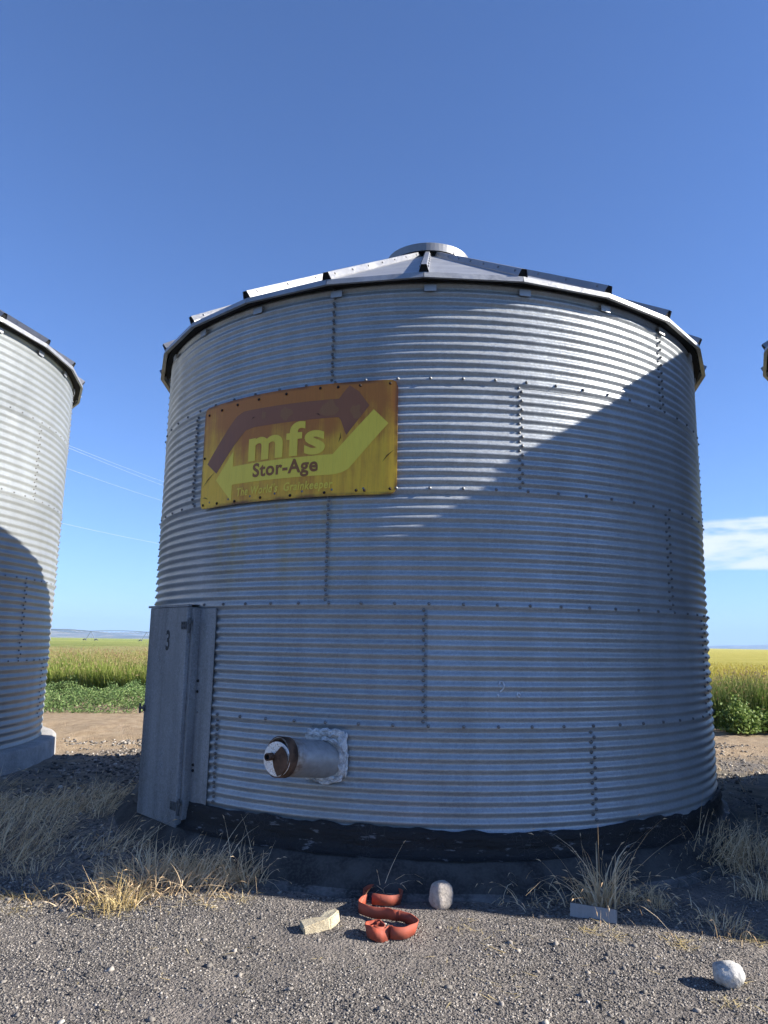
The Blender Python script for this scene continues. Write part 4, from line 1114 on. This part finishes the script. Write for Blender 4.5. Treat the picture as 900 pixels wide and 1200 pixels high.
for i in range(len(tw) - 1):
    a_, b_ = tw[i], tw[i + 1]; n = 12
    top_ = [(a_ + (b_ - a_) * k / n, 0, 3.8 + .32 * math.sin(math.pi * k / n)) for k in range(n + 1)]
    MB().tube(top_, .085, 6).build('pipe_span', M_PIV, piv)
    mb = MB(); low = [(q[0], 0, q[2] - .95 * math.sin(math.pi * k / n) ** .5 - .02) for k, q in enumerate(top_)]
    mb.tube(low, .03, 4)
    for k in range(1, n): mb.tube([low[k], top_[k - 1]], .022, 4); mb.tube([low[k], top_[k + 1]], .022, 4)
    mb.build('truss', M_PIV, piv)

def hill(name, pts, Y, depth, sd):
    """a ridge: skyline given as (x pixel, y pixel) at distance Y, real depth, rough slopes"""
    P = [dirp(*q) for q in pts]; xs = np.array([p.x * Y for p in P]); hs = np.array([CAM_H + p.z * Y for p in P])
    xx = np.linspace(xs[0], xs[-1], 260); hh = np.interp(xx, xs, hs)
    dd = np.linspace(-1, 1, 60); XX, DD = np.meshgrid(xx, dd)
    prof = np.cos(DD * np.pi / 2) ** 1.3
    HH = hh[None] * prof
    HH = HH * (1 + .40 * (1 - prof) * (vnoise(XX, DD * depth, depth * .16, sd) - .35)) + prof * (1 - prof) * hh[None] * .8 * (vnoise(XX, DD * depth, depth * .05, sd + 1) - .5)
    HH += hh[None] * .05 * prof * (vnoise(XX, DD * depth, depth * .10, sd + 2) - .5)
    V = np.stack([XX, Y + DD * depth, HH - 2], -1).reshape(-1, 3); ii = np.arange(XX.size).reshape(XX.shape)
    F = np.stack([ii[:-1, :-1], ii[:-1, 1:], ii[1:, 1:], ii[1:, :-1]], -1).reshape(-1, 4)
    return tag(mesh_obj(name, V, F, M_HILL, smooth=True), kind='structure')
hill('hills', [(-420, 745), (-250, 739), (-120, 741), (-20, 739), (60, 737.0), (75, 736.6), (100, 738.5), (118, 741.5), (150, 744), (190, 745), (260, 743), (400, 748), (560, 754)], 7500, 1900, 4)
hill('hills', [(-300, 735), (-60, 741), (80, 743), (130, 741.5), (160, 740), (200, 742), (330, 745), (480, 751), (600, 753), (760, 756), (835, 758), (850, 756.5), (866, 756), (880, 757.5), (900, 755.5), (960, 752), (1100, 756), (1300, 760)], 11500, 1800, 9)

M_WIRE = plain('wire_aluminium', (.62, .64, .66), .35, .3)
wires = [((82, 527), (189, 568)), ((82, 524), (189, 563.5)), ((80, 551), (188, 586)), ((74, 615), (187, 637))]
labs = ['lower wire of the topmost close pair in the sky left of the bin', 'upper wire of the topmost close pair in the sky left of the bin', 'single wire below the close pair in the sky left of the bin', 'lowest wire in the sky left of the bin']
for (a_, b_), lb in zip(wires, labs):
    A = cam_pos + dirp(*a_) * 20.0; B = cam_pos + dirp(*b_) * 33.0
    d_ = B - A; A2 = A - d_ * .55; B2 = B + d_ * 1.1
    pts = []
    for k in range(41):
        t = k / 40; q = A2.lerp(B2, t); pts.append(q - Vector((0, 0, .5 * (t * (1 - t) - .235))))
    tag(MB().tube(pts, .0030, 6).build('overhead_wire', M_WIRE, None, True), lb, 'wire', 'overhead wires left of the middle bin')

# ------------------------------------------------------------------ air
hz_ = bpy.data.materials.new('haze'); hz_.use_nodes = True; t_ = hz_.node_tree; t_.nodes.clear()
ou = t_.nodes.new('ShaderNodeOutputMaterial'); pv = t_.nodes.new('ShaderNodeVolumePrincipled')
pv.inputs['Color'].default_value = (.46, .69, 1.0, 1); pv.inputs['Density'].default_value = 1.1e-4; pv.inputs['Anisotropy'].default_value = .0
t_.links.new(pv.outputs[0], ou.inputs['Volume'])
o = MB().box((-17000, -1000, -8), (17000, 17000, 420)).build('haze', hz_); tag(o, kind='stuff', label='thin pale blue haze over the fields and hills', cat='haze')
